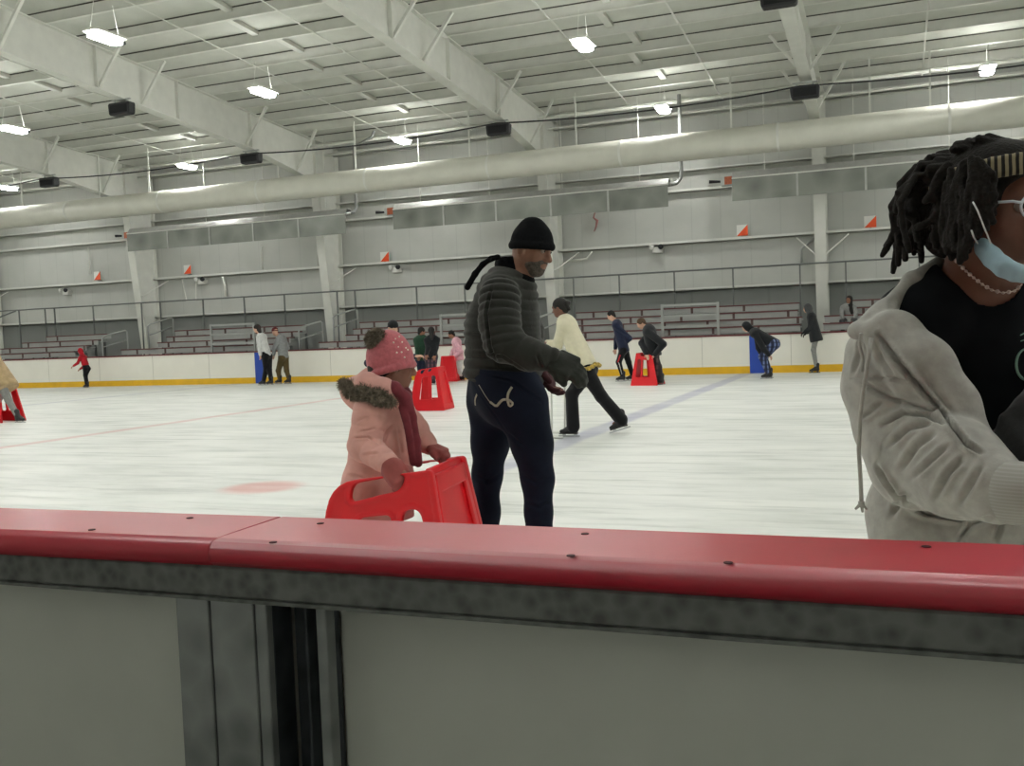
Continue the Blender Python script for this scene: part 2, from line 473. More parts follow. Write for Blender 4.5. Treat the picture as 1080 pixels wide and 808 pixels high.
for i, (z, hh, d) in enumerate(((2.5, 0.09, 0.24), (4.0, 0.10, 0.22), (5.62, 0.10, 0.22), (6.27, 0.07, 0.2), (6.87, 0.08, 0.2), (8.0, 0.16, 0.25))):
    x0, x1 = (XL, XR)
    b = MB()
    b.box((x0, YF-d, z), (x1, YF-0.001, z+0.025)); b.box((x0, YF-d, z), (x1, YF-d+0.02, z+hh))
    b.build('trim_%d' % (i+1), M_GIRT, kind='structure')

# ------------------------------------------------------------------ roof steel
def frame(X, label, braces=True):
    r = root('steel_roof_frame', (X, 31.4, 0), label, 'steel frame', 'tapered steel roof frames')
    o = (X, 31.4, 0)
    t = 0.012
    zt = lambda y: zroof(y)
    bot = [(29.9, 6.9), (28.5, 7.17), (26.3, 7.5), (13.5, 8.49), (0.7, 7.5), (-1.5, 7.17), (-3.0, 6.9)]
    web = [(31.38, 6.9), (31.38, zt(31.38)), (13.5, zt(13.5)), (YN+0.02, zt(YN+0.02)), (YN+0.02, 6.9)] + bot[::-1]
    MB(o).prism(web, 'x', X-t, X+t).build('rafter_web', M_STEEL, r)
    def flange(pts, name, hw=0.15, th=0.025):
        b = MB(o)
        for (y0, z0), (y1, z1) in zip(pts, pts[1:]):
            d = nrm((0, y1-y0, z1-z0)); n = np.cross((1, 0, 0), d)
            L = math.hypot(y1-y0, z1-z0)
            b.obox((X, (y0+y1)/2, (z0+z1)/2), ((1, 0, 0), d, n), (hw, L/2+0.01, th/2))
        b.build(name, M_STEEL, r)
    flange(bot, 'bottom_flange')
    flange([(31.38, zt(31.38)), (13.5, zt(13.5)), (YN+0.02, zt(YN))], 'top_flange', 0.13)
    col = [(31.38, 0.0), (31.38, 6.9), (29.95, 6.9), (30.78, 0.0)]
    MB(o).prism(col, 'x', X-t, X+t).build('column_web', M_STEEL, r)
    flange([(30.78, 0.0), (29.95, 6.9)], 'inner_flange', 0.16)
    flange([(31.38, 0.0), (31.38, 8.25)], 'outer_flange', 0.16)
    st = MB(o)
    for y in (29.95, 26.3, 22.93, 19.88): st.box((X-0.12, y-0.01, (np.interp(y, [13.5, 26.3, 28.5, 29.95], [8.49, 7.5, 7.17, 6.88]))), (X+0.12, y+0.01, zt(y)))
    st.build('stiffener_plate', M_STEEL, r)
    if braces:
        for y in (17.0, 20.0, 21.55, 26.1, 28.9):
            zb = np.interp(y, [13.5, 26.3, 28.5, 29.95], [8.49, 7.5, 7.17, 6.88])
            for s in (-1, 1):
                MB(o).obox((X+s*0.44, y, (zb+0.08+zt(y)+0.03)/2), ((s*0.82, 0, zt(y)-zb-0.05), (0, 1, 0), (-(zt(y)-zb-0.05), 0, s*0.82)), (math.hypot(0.82, zt(y)-zb-0.05)/2, 0.04, 0.035)).build('knee_brace', M_STEEL, r)
    # small girt braces at the column
    for zc in (4.05,):
        for s in (-1, 1):
            MB(o).tube([(X+s*0.1, 30.4, zc-0.75), (X+s*0.75, 31.3, zc-0.1)], 0.022, 6).build('girt_brace', M_STEEL, r)
    return r
frame(FR[0], 'white steel roof frame whose narrow column stands behind the long black coat skater')
frame(FR[1], 'white steel roof frame meeting the wall behind the man in the black beanie')
frame(FR[2], 'white steel roof frame whose column stands left of the girl in the pink hat')
frame(FR[3], 'white steel roof frame whose column stands behind the left pair of aisle handrails')
frame(FR[4], 'white steel roof frame, leftmost one, only its rafter end in view')

PY = [30.5 - 1.515*k for k in range(23)]
proto = None
pl = 'white roof purlin running lengthwise above the steel frames'
for i, y in enumerate(PY):
    if y < 9: break
    if proto is None:
        o = (XL, y, zroof(y))
        b = MB(o)
        x0, x1 = XL+0.01, XR-0.01; z0, z1 = zroof(y)+0.015, zroof(y)+0.315
        b.box((x0, y-0.008, z0), (x1, y+0.008, z1)); b.box((x0, y-0.09, z0), (x1, y, z0+0.012)); b.box((x0, y, z1-0.012), (x1, y+0.07, z1))
        proto = b.build('roof_purlin', M_STEEL); tag(proto, pl, 'purlin', 'roof purlins')
        seam = MB().box((0.01, -0.03, 0.296), (XR-XL-0.02, -0.0085, 0.325)).build('seam_shadow_strip', mat('dark_seam_shadow', '#4d4c46', 0.9), None); seam.parent = proto; seam.location = (0, 0, 0)  # dark strip standing in for the shadow gap where purlin meets deck
    else:
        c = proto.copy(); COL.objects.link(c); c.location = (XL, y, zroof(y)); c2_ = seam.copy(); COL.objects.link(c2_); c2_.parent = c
# bridging straps and sag rods between the purlins
def strap(x, y0, y1, lab):
    b = MB((x, y0, 8.5))
    b.obox((x, (y0+y1)/2, (zroof(y0)+zroof(y1))/2-0.005), ((1, 0, 0), (0, y1-y0, zroof(y1)-zroof(y0)), (0, -(zroof(y1)-zroof(y0)), y1-y0)), (0.022, math.hypot(y1-y0, zroof(y1)-zroof(y0))/2, 0.006))
    tag(b.build('bridging_strap', M_STEEL), lab, 'strap', 'ceiling bridging straps')
for k in range(-1, 4):
    for dx in (2.8, 5.6):
        x = -1.97-8.45*k-dx
        if x < XL+1: continue
        strap(x, 14.0, 31.0, 'thin white bridging strap crossing under the roof purlins')
# deeper bridging channels half way across the bays (short pieces between purlins)
ch = None
for k in range(0, 4):
    for j in range(2, 10):
        x = -1.97-8.45*k-4.2-(0.35 if j % 2 else 0)
        y = PY[j]+0.757
        if ch is None:
            b = MB((x, y, zroof(y)))
            b.obox((x, y, zroof(y)+0.25), ((1, 0, 0), (0, 1, -0.07), (0, 0.07, 1)), (0.09, 0.735, 0.05))
            ch = b.build('bridging_channel', M_STEEL); tag(ch, 'shallow white bridging block set between two roof purlins', 'bridging', 'ceiling bridging blocks'); ch_loc = (x, y, zroof(y))
        else:
            c = ch.copy(); COL.objects.link(c); c.location = (x, y, zroof(y))
# lengthwise pipes under the purlins near the far wall
for (y, z, r, lab) in ((29.75, 8.12, 0.055, 'long white ceiling pipe, nearer of the two beside the far wall'), (30.75, 7.98, 0.04, 'long thin white ceiling pipe, the one closest to the far wall')):
    tag(MB((0, y, z)).tube([(XL+0.1, y, z), (XR-0.1, y, z)], r, 10).build('ceiling_pipe', M_STEEL, smooth=True), lab, 'pipe')

# ------------------------------------------------------------------ high-bay lamps
def lamp_mesh():
    r = root('high_bay_lamp', (0, 0, 0), '', 'ceiling lamp', 'glowing high-bay lamps')
    MB().box((-0.42, -0.2, 0.05), (0.42, 0.2, 0.11)).build('housing', M_LAMPB, r, bevel=0.02)
    ln = MB().prism([(-0.40, -0.07), (-0.32, -0.15), (0.32, -0.15), (0.40, -0.07), (0.40, 0.07), (0.32, 0.15), (-0.32, 0.15), (-0.40, 0.07)], 'z', -0.04, 0.05)
    ln.build('lens', M_LENS, r, bevel=0.015)
    MB().box((0.44, -0.05, 0.0), (0.52, 0.03, 0.06)).build('sensor', M_BLACK, r)
    MB().box((-0.36, -0.13, 0.11), (0.36, 0.13, 0.118)).build('uplight_lens', M_UP, r)
    for s in (-1, 1): MB().tube([(s*0.39, 0, 0.1), (s*0.25, 0, 0.72)], 0.006, 5).build('hanger', M_STEEL, r)
    return r
def copy_tree(o, parent=None):
    c = o.copy(); COL.objects.link(c)
    if parent is not None: c.parent = parent
    for chd in list(o.children): copy_tree(chd, c)
    return c
LAMPS = {(0, 0): 'glowing lamp behind the slack cable right of the rightmost black speaker', (0, 1): 'glowing lamp just above the round duct beside the vertical grey pipe',
         (0, 2): 'glowing lamp above the round duct midway between two cable-side speakers', (0, 3): 'small glowing lamp just left of the speaker above the pink hat side wall',
         (0, 4): 'glowing lamp at the left edge close above the round duct',
         (1, 1): 'glowing lamp in the ceiling bay above the man in the black beanie', (1, 2): 'glowing lamp above the handrail bay between two big rafters',
         (1, 3): 'glowing lamp at the left edge, the higher one above the duct', (2, 2): 'large glowing lamp nearest the top left corner, over the deepest rafter'}
LP = None
rows = {0: (28.85, 7.74, 2.25), 1: (21.4, 7.72, 2.25), 2: (15.8, 7.6, 2.25), 3: (8.4, 7.7, 2.25), 4: (2.2, 7.6, 2.25)}
for rr, (y, z, x0) in rows.items():
    for k in range(-1, 6):
        x = x0-8.6*k + (0.15 if rr == 0 else 0)
        if rr == 1: x = -6.35-8.5*(k-1)
        if rr == 2: x = -14.65-8.5*(k-2)
        if x < XL+1 or x > XR-1: continue
        if LP is None: LP = lamp_mesh(); c = LP
        else: c = copy_tree(LP)
        c.location = (x, y, z); c['label'] = LAMPS.get((rr, k), 'glowing high-bay lamp over the ice outside the view')
        c.rotation_euler.z = PI/2

# ------------------------------------------------------------------ speakers and their cable
def speaker_proto():
    r = root('speaker', (0, 0, 0), '', 'speaker', 'black speakers under the rafters')
    MB().prism([(-0.34, -0.13), (-0.30, -0.17), (0.30, -0.17), (0.34, -0.13), (0.36, 0.11), (0.33, 0.15), (-0.33, 0.15), (-0.36, 0.11)], 'y', -0.12, 0.12).build('cabinet', M_BLACK, r, bevel=0.04, seg=3)
    MB().box((-0.28, -0.13, -0.12), (0.28, -0.115, 0.09)).build('grille', mat('speaker_grille', '#0c0c0e', 0.9, bump=0.5, bscale=300, bdist=0.002), r)
    MB().box((-0.22, -0.02, 0.12), (-0.18, 0.02, 0.24)).box((0.18, -0.02, 0.12), (0.22, 0.02, 0.24)).box((-0.3, -0.03, 0.22), (0.3, 0.03, 0.25)).build('mounting_bracket', M_GALVRAIL, r)
    return r
S = None
for X, y, z, lab in ((FR[0], 25.95, 7.12, 'black speaker on the cable, rightmost, straight above the standing black coat skater'), (FR[1], 26.4, 7.2, 'black speaker on the cable above the man in the black beanie'),
                 (FR[2], 26.37, 7.22, 'black speaker on the cable above the two skaters in white and grey sweaters'), (FR[3], 26.4, 7.24, 'black speaker on the cable nearest the left edge'),
                 (FR[2], 20.8, 7.68, 'black speaker under the big rafter near the top left, off the cable'), (FR[0], 20.1, 7.68, 'black speaker cut by the top edge under the rightmost rafter')):
    if S is None: S = speaker_proto(); c = S
    else: c = copy_tree(S)
    c.location = (X, y, z); c['label'] = lab
pts = []
for i in range(80):
    x = XL+0.3+i*(XR-XL-0.6)/79
    t = ((x-FR[0]) % 8.45)/8.45
    pts.append((x, 26.1, 7.32 - 0.16*(4*t*(1-t))))
tag(MB((0, 26.1, 7.3)).tube(pts, 0.022, 6).build('slack_cable', M_CABLE, smooth=True), 'thin black slack cable strung lengthwise past the black speakers', 'cable')

# ------------------------------------------------------------------ round duct
r = root('round_duct', (-16, 28.6, 6.55), 'long round white ventilation duct hanging along the far wall', 'duct')
o = (-16, 28.6, 6.55)
b = MB(o); prof = []
b.tube([(XL+0.3, 28.6, 6.55), (XR-0.3, 28.6, 6.55)], 0.39, 36)
b.build('duct_body', M_DUCT, r, smooth=True, bevel=0)
for x in (1.45, -2.9, -7.4, -11.6, -15.9, -20.1, -24.3, -28.6, -32.9):
    MB(o).tube([(x-0.035, 28.6, 6.55), (x+0.035, 28.6, 6.55)], 0.397, 36).build('duct_collar', M_STEEL, r, smooth=False)
for x in (3.6, 1.0, -0.5, -4.2, -8.8, -12.3, -16.4, -19.4, -24.9, -27.2, -31.0):
    MB(o).box((x-0.025, 28.585, 6.93), (x+0.025, 28.615, 8.5)).build('hanger_strap', M_STEEL, r)

# ------------------------------------------------------------------ radiant heaters
def heater(x0, x1, lab, burner_x):
    o = (x0, 29.1, 5.0); r = root('radiant_heater', o, lab, 'heater', 'tube heaters above the stands')
    MB(o).prism([(28.98, 4.93), (28.99, 4.93), (29.0, 5.58), (28.985, 5.58)], 'x', x0, x1).build('reflector_panel', M_HEAT, r)
    MB(o).box((x0, 28.955, 5.565), (x1, 28.985, 5.6)).build('panel_rim', M_GIRT, r)
    n = 5
    for i in range(1, n):
        x = x0+(x1-x0)*i/n; MB(o).box((x-0.03, 28.965, 4.93), (x+0.03, 28.985, 5.6)).build('panel_seam', M_TUBE, r)
    MB(o).prism([(28.97, 5.58), (29.14, 5.78), (29.34, 5.78), (29.5, 5.58), (29.48, 5.58), (29.33, 5.765), (29.15, 5.765), (28.99, 5.58)], 'x', x0, x1).build('reflector_hood', M_TUBE, r)
    MB(o).tube([(x0-0.1, 29.24, 5.62), (x1+0.05, 29.24, 5.62)], 0.05, 12).build('burner_tube', M_TUBE, r, smooth=True)
    for i in range(4):
        x = x0+0.9+(x1-x0-1.8)*i/3; MB(o).tube([(x, 29.24, 5.78), (x, 29.24, 8.3)], 0.012, 6).build('hanger_rod', M_STEEL, r)
    bx = MB(o).box((burner_x-0.42, 29.08, 5.42), (burner_x, 29.36, 5.66)).build('burner_box', M_GALVRAIL, r)
    MB(o).box((burner_x-0.3, 29.05, 5.44), (burner_x-0.05, 29.081, 5.66)).build('orange_cover', M_BURNER, bx)
    MB(o).tube([(burner_x-0.4, 29.2, 5.55), (burner_x-0.75, 29.1, 5.56)], [0.03, 0.05], 8).build('air_inlet', M_BLACK, bx)
heater(-26.4, -17.1, 'long grey tube heater, leftmost of the three above the stands', -26.3)
heater(-15.3, -6.15, 'long grey tube heater above the girl and the man', -15.25)
heater(-4.28, 4.8, 'long grey tube heater above the bending skater and the black coat skater', -4.2)
def gpipe(pts, r, lab, name='flue_pipe', m=M_PIPE):
    tag(MB(pts[0]).tube(pts, r, 10).build(name, m, smooth=True), lab, 'pipe')
gpipe([(-5.86, 29.6, 8.3), (-5.86, 29.6, 5.95), (-5.9, 29.6, 5.8), (-6.0, 29.55, 5.68), (-6.14, 29.45, 5.64)], 0.06, 'grey vertical pipe dropping behind the duct right of the middle heater')
gpipe([(-16.2, 29.6, 8.35), (-16.3, 29.6, 8.15), (-17.0, 29.6, 7.9), (-17.02, 29.6, 5.85), (-17.06, 29.5, 5.7), (-17.2, 29.4, 5.66)], 0.055, 'grey cranked pipe dropping behind the duct to the leftmost heater')

# ------------------------------------------------------------------ wall signs, lights, conduits
for i, (x, z, lab) in enumerate(((-30.13, 4.34, 'small white and orange wall sign left of the leftmost column'), (-25.61, 4.33, 'small white and orange wall sign beside the looped conduit left of the second column'),
                           (-16.92, 4.27, 'small white and red wall sign above the girl in the pink hat'), (-4.34, 4.29, 'small white and orange wall sign above the bending skater'), (-0.6, 4.27, 'small white and orange wall sign just right of the narrow column'))):
    o = (x, 31.3, z-0.17); r = root('section_sign', o, lab, 'sign')
    MB(o).box((x-0.17, 31.27, z-0.17), (x+0.17, 31.285, z+0.17)).build('plate', mat('sign_white', '#dcdcd6', 0.5), r)
    MB(o).prism([(x-0.17, z-0.17), (x+0.17, z-0.17), (x+0.17, z+0.17)], 'y', 31.262, 31.27).build('orange_triangle', M_ORANGE, r)
    MB(o).box((x-0.02, 31.28, z-0.2), (x+0.02, 31.499, z-0.16)).box((x-0.02, 31.28, z-0.2), (x+0.02, 31.30, z-0.1)).build('bracket', M_GALVRAIL, r)
for x, z, lab in ((-31.9, 3.75, 'small white wall fixture under the girt at the far left'), (-25.0, 3.82, 'twin-headed emergency light under the girt left of the second column'), (-16.5, 3.78, 'twin-headed emergency light under the girt above the girl'), (-7.05, 3.86, 'twin-headed emergency light on the wall right of the cream hoodie skater')):
    o = (x, 31.4, z); r = root('emergency_light', o, lab, 'emergency light')
    MB(o).box((x-0.16, 31.3, z-0.09), (x+0.16, 31.52, z+0.09)).build('battery_box', mat('fixture_white', '#d7d7d2', 0.5), r, bevel=0.01)
    for s in (-1, 1):
        MB(o).lathe([(0.03, 0), (0.075, 0.03), (0.085, 0.1), (0.07, 0.11)], (x+s*0.13, 31.25, z+0.11), (s*0.25, -1, -0.3), 14).build('lamp_head', M_BLACK if s > 0 else MATS['fixture_white'], r, smooth=True)
# drain pipes and conduits on the wall
for pts_, rr_, lab in (([(-30.6, 31.38, 5.5), (-30.6, 31.38, 4.45)], 0.03, 'short conduit dropping from the upper girt at the far left'),
                 ([(-22.2, 31.38, 5.0), (-22.2, 31.38, 4.15)], 0.03, 'conduit on the wall between the leftmost heater and the girt'),
                 ([(-18.25+0.7-2.2, 31.38, 5.2), (-19.75, 31.38, 4.15)], 0.035, 'left one of the pair of wall pipes beside the second column'),
                 ([(-19.45, 31.38, 5.2), (-19.45, 31.38, 4.15)], 0.035, 'right one of the pair of wall pipes beside the second column'),
                 ([(-25.9, 31.3, 3.95), (-25.75, 31.3, 3.1), (-25.3, 31.3, 3.1), (-25.25, 31.3, 3.9)], 0.025, 'pale looped conduit hanging below the girt'),
                 ([(-24.0, 31.3, 3.95), (-23.9, 31.3, 3.6), (-23.9, 31.3, 3.2)], 0.045, 'pale bracket pipe below the girt left of the second column'),
                 ([(-10.0, 31.25, 3.7), (-9.4, 31.25, 3.72), (-9.2, 31.25, 3.95)], 0.03, 'pale cranked conduit beside the column behind the man'),
                 ([(-2.2, 31.38, 3.9), (-2.6, 31.38, 3.6), (-2.6, 31.38, 3.1)], 0.04, 'grey bracket pipe beside the narrow column')):
    gpipe(pts_, rr_, lab, 'wall_conduit', M_GALVRAIL if 'grey' in lab else M_STEEL)
tag(MB((-9.2, 31.2, 4.9)).tube([(-9.05, 31.3, 5.3), (-9.12, 31.28, 5.05), (-9.0, 31.28, 4.95), (-9.05, 31.28, 4.75), (-9.12, 31.28, 4.6)], [0.02, 0.03, 0.05, 0.03, 0.015], 8).build('hanging_ribbon', mat('faded_red', '#9c6a66', 0.8), smooth=True), 'small faded red ribbon hanging on the wall above the cream hoodie skater', 'ribbon')

# ------------------------------------------------------------------ guard railing above the stands
o = (-16, 30.2, 1.2); r = root('guard_railing', o, 'long dark steel guard railing behind the stands', 'railing')
MB(o).tube([(XL+0.2, 30.2, 3.08), (XR-0.2, 30.2, 3.08)], 0.026, 8).build('top_rail', M_RAIL, r, smooth=True)
MB(o).tube([(-33.4, 30.15, 3.06), (-36.5, 29.6, 2.1)], 0.03, 8).build('sloping_rail', M_RAIL, r, smooth=True)
for x in (-33.3, -31.9, -31.4, -29.4, -27.0, -26.1, -24.1, -22.25, -20.5, -18.3, -17.58, -15.17, -13.37, -11.5, -9.55, -8.04, -6.29, -4.5, -2.55, -1.27, 0.7, 2.6, 4.5):
    MB(o).box((x-0.022, 30.18, 0.95), (x+0.022, 30.22, 3.07)).build('post', M_RAIL, r)

# ------------------------------------------------------------------ stands
ROWS = [(28.55, 1.32), (29.05, 1.53), (29.55, 1.73), (30.02, 1.95)]
def stand(x0s, x1s, lab):
    o = (x0s[0], 28.4, 0); r = root('bench_stand', o, lab, 'bleachers', 'stepped bench stands')
    for (y, z), x0, x1 in zip(ROWS, x0s, x1s):
        MB(o).box((x0, y-0.14, z-0.034), (x1, y+0.14, z)).build('seat_plank', M_SEAT, r)
        MB(o).box((x0+0.01, y-0.11, z-0.195), (x1-0.01, y-0.09, z-0.034)).build('riser_panel', M_RISER, r)
        if y < 30: MB(o).box((x0, y+0.15, z-0.1), (x1, y+0.35, z-0.06)).build('foot_board', M_RISER, r)
        n = max(2, int((x1-x0)/1.15)); off = (hash_(y) % 7)*0.08
        for i in range(n):
            x = x0+0.25+off+(x1-x0-0.6)*i/(n-1)
            if x > x1-0.05: continue
            MB(o).box((x-0.035, y-0.125, z-0.19), (x+0.035, y-0.111, z-0.034)).build('bracket', M_BRKT, r)
    n = max(2, int((x1s[0]-x0s[0])/2.4))
    for i in range(n):
        x = max(x0s)+0.1+(min(x1s)-max(x0s)-0.2)*i/(n-1)
        b = MB(o)
        for (y, z) in ROWS: b.box((x-0.03, y+0.02, 0.0), (x+0.03, y+0.08, z-0.3))
        b.box((x-0.03, 28.5, 0.95), (x+0.03, 30.1, 1.01)).build('support_frame', M_RAIL, r)
def hash_(v): return int(v*37)
stand((FR[0]+0.15, FR[0]+0.15, FR[0]+0.85, FR[0]+0.85), (9, 9, 9, 9), 'stepped bench stand on the right, behind the woman in the grey hoodie')
stand((FR[1]+1.02,)*4, (FR[0]-0.45, FR[0]-0.45, FR[0]-0.6, FR[0]-0.6), 'stepped bench stand behind the bending skater and the red frame kid')
stand((FR[2]+0.85, FR[2]+1.6, FR[2]+1.6, FR[2]+1.6), (FR[1]-0.6,)*4, 'stepped bench stand behind the girl in the pink hat and the man')
stand((FR[3]+0.85, FR[3]+2.1, FR[3]+2.1, FR[3]+2.1), (FR[2]-0.6,)*4, 'stepped bench stand behind the two skaters in white and grey sweaters')
stand((-33.4, -33.0, -32.4, -31.6), (-28.7, -28.6, -28.5, -28.3), 'stepped bench stand at the left, behind the child in red')
def guard(x0, x1, y, z0, z1, bars, lab, name='guard_gate'):
    o = (x0, y, 0); r = root(name, o, lab, 'guard rail')
    for x in (x0, x1): MB(o).box((x-0.035, y-0.03, 0.0), (x+0.035, y+0.03, z1)).build('post', M_GALVRAIL, r)
    for k in range(bars):
        z = z1-0.04-(z1-z0)*k/bars
        MB(o).box((x0, y-0.022, z-0.03), (x1, y+0.022, z+0.03)).build('bar', M_GALVRAIL, r)
guard(-6.28, -4.67, 28.3, 1.1, 2.04, 3, 'silver guard rail of three bars above the red frame kid')
guard(-13.4, -11.7, 28.3, 1.1, 2.06, 3, 'silver guard rail half hidden behind the man in the black beanie')
guard(-22.3, -20.5, 28.3, 1.1, 2.08, 3, 'silver guard rail just left of the skater in the white sweater')
def handrail(x, y0, z0, y1, z1, lab, w=0.5):
    o = (x, y0, 0); r = root('aisle_handrail', o, lab, 'handrail')
    for s in (0,):
        MB(o).tube([(x, y0, 0.0), (x, y0, z0), (x+0.05, y0+0.08, z0+0.07), (x+w, y1, z1), (x+w+0.03, y1+0.04, z1-0.05), (x+w+0.03, y1+0.04, 0.0)], 0.03, 10).build('rail', M_GALVRAIL, r, smooth=True)
    MB(o).tube([(x, y0, z0-0.35), (x+w+0.03, y1+0.04, z1-0.35)], 0.024, 8).build('mid_rail', M_GALVRAIL, r, smooth=True)
handrail(-27.2, 28.3, 1.78, 28.9, 2.02, 'silver aisle handrail at the left, the lower of its pair', 0.55)
handrail(-25.95, 29.3, 2.15, 29.9, 2.45, 'silver aisle handrail at the left, the upper of its pair', 0.6)
handrail(-18.7, 28.3, 1.78, 28.9, 2.02, 'silver aisle handrail right of the grey sweater skater, lower of its pair')
handrail(-17.95, 29.3, 2.15, 29.9, 2.42, 'silver aisle handrail right of the grey sweater skater, upper of its pair', 0.55)
handrail(-10.1, 28.3, 1.78, 28.9, 2.02, 'silver aisle handrail between the man and the cream hoodie skater')
r = root('wooden_crate', (-33.9, 28.6, 0), 'brown framed grey box at the left end of the stands', 'box')
o = (-33.9, 28.6, 0)
MB(o).box((-34.6, 28.45, 0), (-33.45, 28.9, 1.62)).build('panel', M_RISER, r)
b = MB(o)
for x in (-34.6, -34.05, -33.5): b.box((x-0.03, 28.42, 0), (x+0.03, 28.45, 1.62))
b.box((-34.63, 28.41, 1.6), (-33.43, 28.92, 1.66)).build('frame', M_BRKT, r)

# ------------------------------------------------------------------ far rink boards
YB = 27.9
o = (-16, YB, 0); r = root('rink_boards', o, 'long white rink boards with a yellow kick plate along the far side', 'rink boards')
STR = ((-3.76, -3.36), (-20.25, -19.9))
MB(o).box((XL+0.05, YB+0.012, 0.0), (XR-0.05, YB+0.08, 1.055)).build('board_panel', M_BOARD, r)
b = MB(o)
segs = [(XL+0.05, STR[1][0]), (STR[1][1], STR[0][0]), (STR[0][1], XR-0.05)]
for x0, x1 in segs: b.box((x0, YB-0.002, 0.0), (x1, YB+0.012, 0.2))
b.build('kick_plate', M_YELLOW, r)
for x0, x1 in STR: MB(o).box((x0, YB-0.004, 0.0), (x1, YB+0.013, 1.05)).build('blue_stripe', M_BLUE, r)
MB(o).box((XL+0.05, YB-0.02, 1.055), (XR-0.05, YB+0.14, 1.095)).build('cap_rail', M_CAPDK, r)
b = MB(o); x = XR-2
while x > XL+1:
    b.box((x-0.006, YB+0.009, 0.2), (x+0.006, YB+0.013, 1.05)); x -= 2.44
b.build('panel_seam', mat('board_seam', '#b4b2a8', 0.7), r)

# ------------------------------------------------------------------ near rink boards
o = (-0.6, 1.45, 0); r = root('dasher_board', o, 'near rink board with a red cap rail, grey galvanised channel, post and white back panels', 'rink boards')
def cap(x0, x1, y0, z0, ang, name='cap_rail'):
    # profile across the cap: rounded front and back edges
    q = Matrix.Rotation(ang, 4, 'Z'); P0 = Vector((-1.075, 1.32, 0))
    prof = [(1.555, 1.035), (1.56, 1.05), (1.555, 1.064), (1.542, 1.07), (1.352, 1.07), (1.337, 1.067), (1.328, 1.058), (1.325, 1.046), (1.328, 1.034), (1.337, 1.026), (1.35, 1.023), (1.54, 1.023)]
    b = MB((0, 0, 0)); b.prism(prof, 'x', x0, x1)
    for v in b.bm.verts: v.co = (q @ (v.co-P0)) + P0 - Vector(o)
    ob = b.build(name, M_CAP, r)
    for p in ob.data.polygons: p.use_smooth = abs(p.normal.x) < 0.5 and abs(p.normal.z) < 0.999
    def place(x, y):
        v = (q @ (Vector((x, y, 1.0702))-P0)) + P0
        return v
    return ob, place
c1, pl1 = cap(-1.0745, 6.0, 0, 0, 0.0)
c2, pl2 = cap(-8.0, -1.0755, 0, 0, 0.03)
def screws(c, place, pts):
    for x, y in pts:
        v = place(x, y)
        b = MB(o); b.tube([v, v+Vector((0, 0, 0.0012))], 0.0065, 12)
        b.build('screw', M_SEAMD, c)
def capxy(px, py): q_ = onz(px, py, 1.07); return (q_[0], q_[1])
screws(c1, pl1, [capxy(288, 572.5), capxy(338, 552.5), capxy(617, 563.5), capxy(768, 594), capxy(977, 577), capxy(602, 586.5)])
screws(c2, pl2, [(-1.36, 1.372), (-1.245, 1.5)])
# galvanised top channel, post and panels
MB(o).box((-8, 1.352, 0.965), (6, 1.5, 1.0225)).build('top_channel', M_CHAN, r, bevel=0.006)
MB(o).box((-8, 1.346, 0.962), (6, 1.354, 0.968)).build('channel_lip', M_CHAN, r)
def post(name, x0, x1, y0, y1, m=M_POST): return MB(o).box((x0, y0, 0.0), (x1, y1, 0.964)).build(name, m, r, bevel=0.003)
post('post_plate', -1.172, -1.103, 1.352, 1.362)
post('post_plate', -1.099, -1.012, 1.352, 1.362)
post('post_web', -1.11, -1.09, 1.364, 1.44, M_DARKST)
post('post_flange', -1.011, -0.988, 1.356, 1.375)
post('recess_back', -0.987, -0.9, 1.435, 1.445, M_DARKST)
post('recess_rib', -0.945, -0.938, 1.40, 1.434, M_DARKST)
post('recess_side', -0.9995, -0.99, 1.376, 1.434, M_DARKST)
post('post_flange', -0.902, -0.882, 1.372, 1.40)
MB(o).box((-8, 1.447, 0.0), (-1.13, 1.46, 0.99)).build('back_panel', M_PANEL, r)
MB(o).box((-0.9, 1.447, 0.0), (6, 1.46, 0.99)).build('back_panel', M_PANEL, r)
MB(o).box((-8, 1.49, 0.0), (6, 1.502, 1.02)).build('ice_side_panel', M_BOARD, r)
# the same post again each 2.4 m outside the picture
post('post_plate', 1.3, 1.45, 1.352, 1.362); post('post_plate', -3.6, -3.45, 1.352, 1.362)
# ================================================================== people
SKIN_D = mat('dark_brown_skin', '#6a4434', 0.55, var=0.1, scale=30)
SKIN_M = mat('brown_skin', '#8a5f4a', 0.55, var=0.1, scale=30)
SKIN_L = mat('light_skin', '#c99f88', 0.55, var=0.08, scale=30)
HAIRB = mat('black_hair', '#15120f', 0.75, var=0.3, scale=60, bump=0.6, bscale=120, bdist=0.004)
HAIRBR = mat('brown_hair', '#4a3826', 0.8, var=0.3, scale=60, bump=0.5, bscale=120, bdist=0.004)
BOOTB = mat('black_skate_boot', '#1d1d1f', 0.45)
BLADE = mat('skate_blade_steel', '#c9ccd0', 0.25, 0.9)
SOLE = mat('skate_sole', '#2a2624', 0.5)
EYEW = mat('eye_white', '#8d7f76', 0.3)
def cloth(name, c, var=0.12, bump=0.5, scale=18, bdist=0.006): return mat(name, c, 0.92, var=var, scale=scale, bump=bump, bscale=scale*1.2, bdist=bdist, sheen=0.15, spec=0.2)
ZU = np.array([0, 0, 1.0])

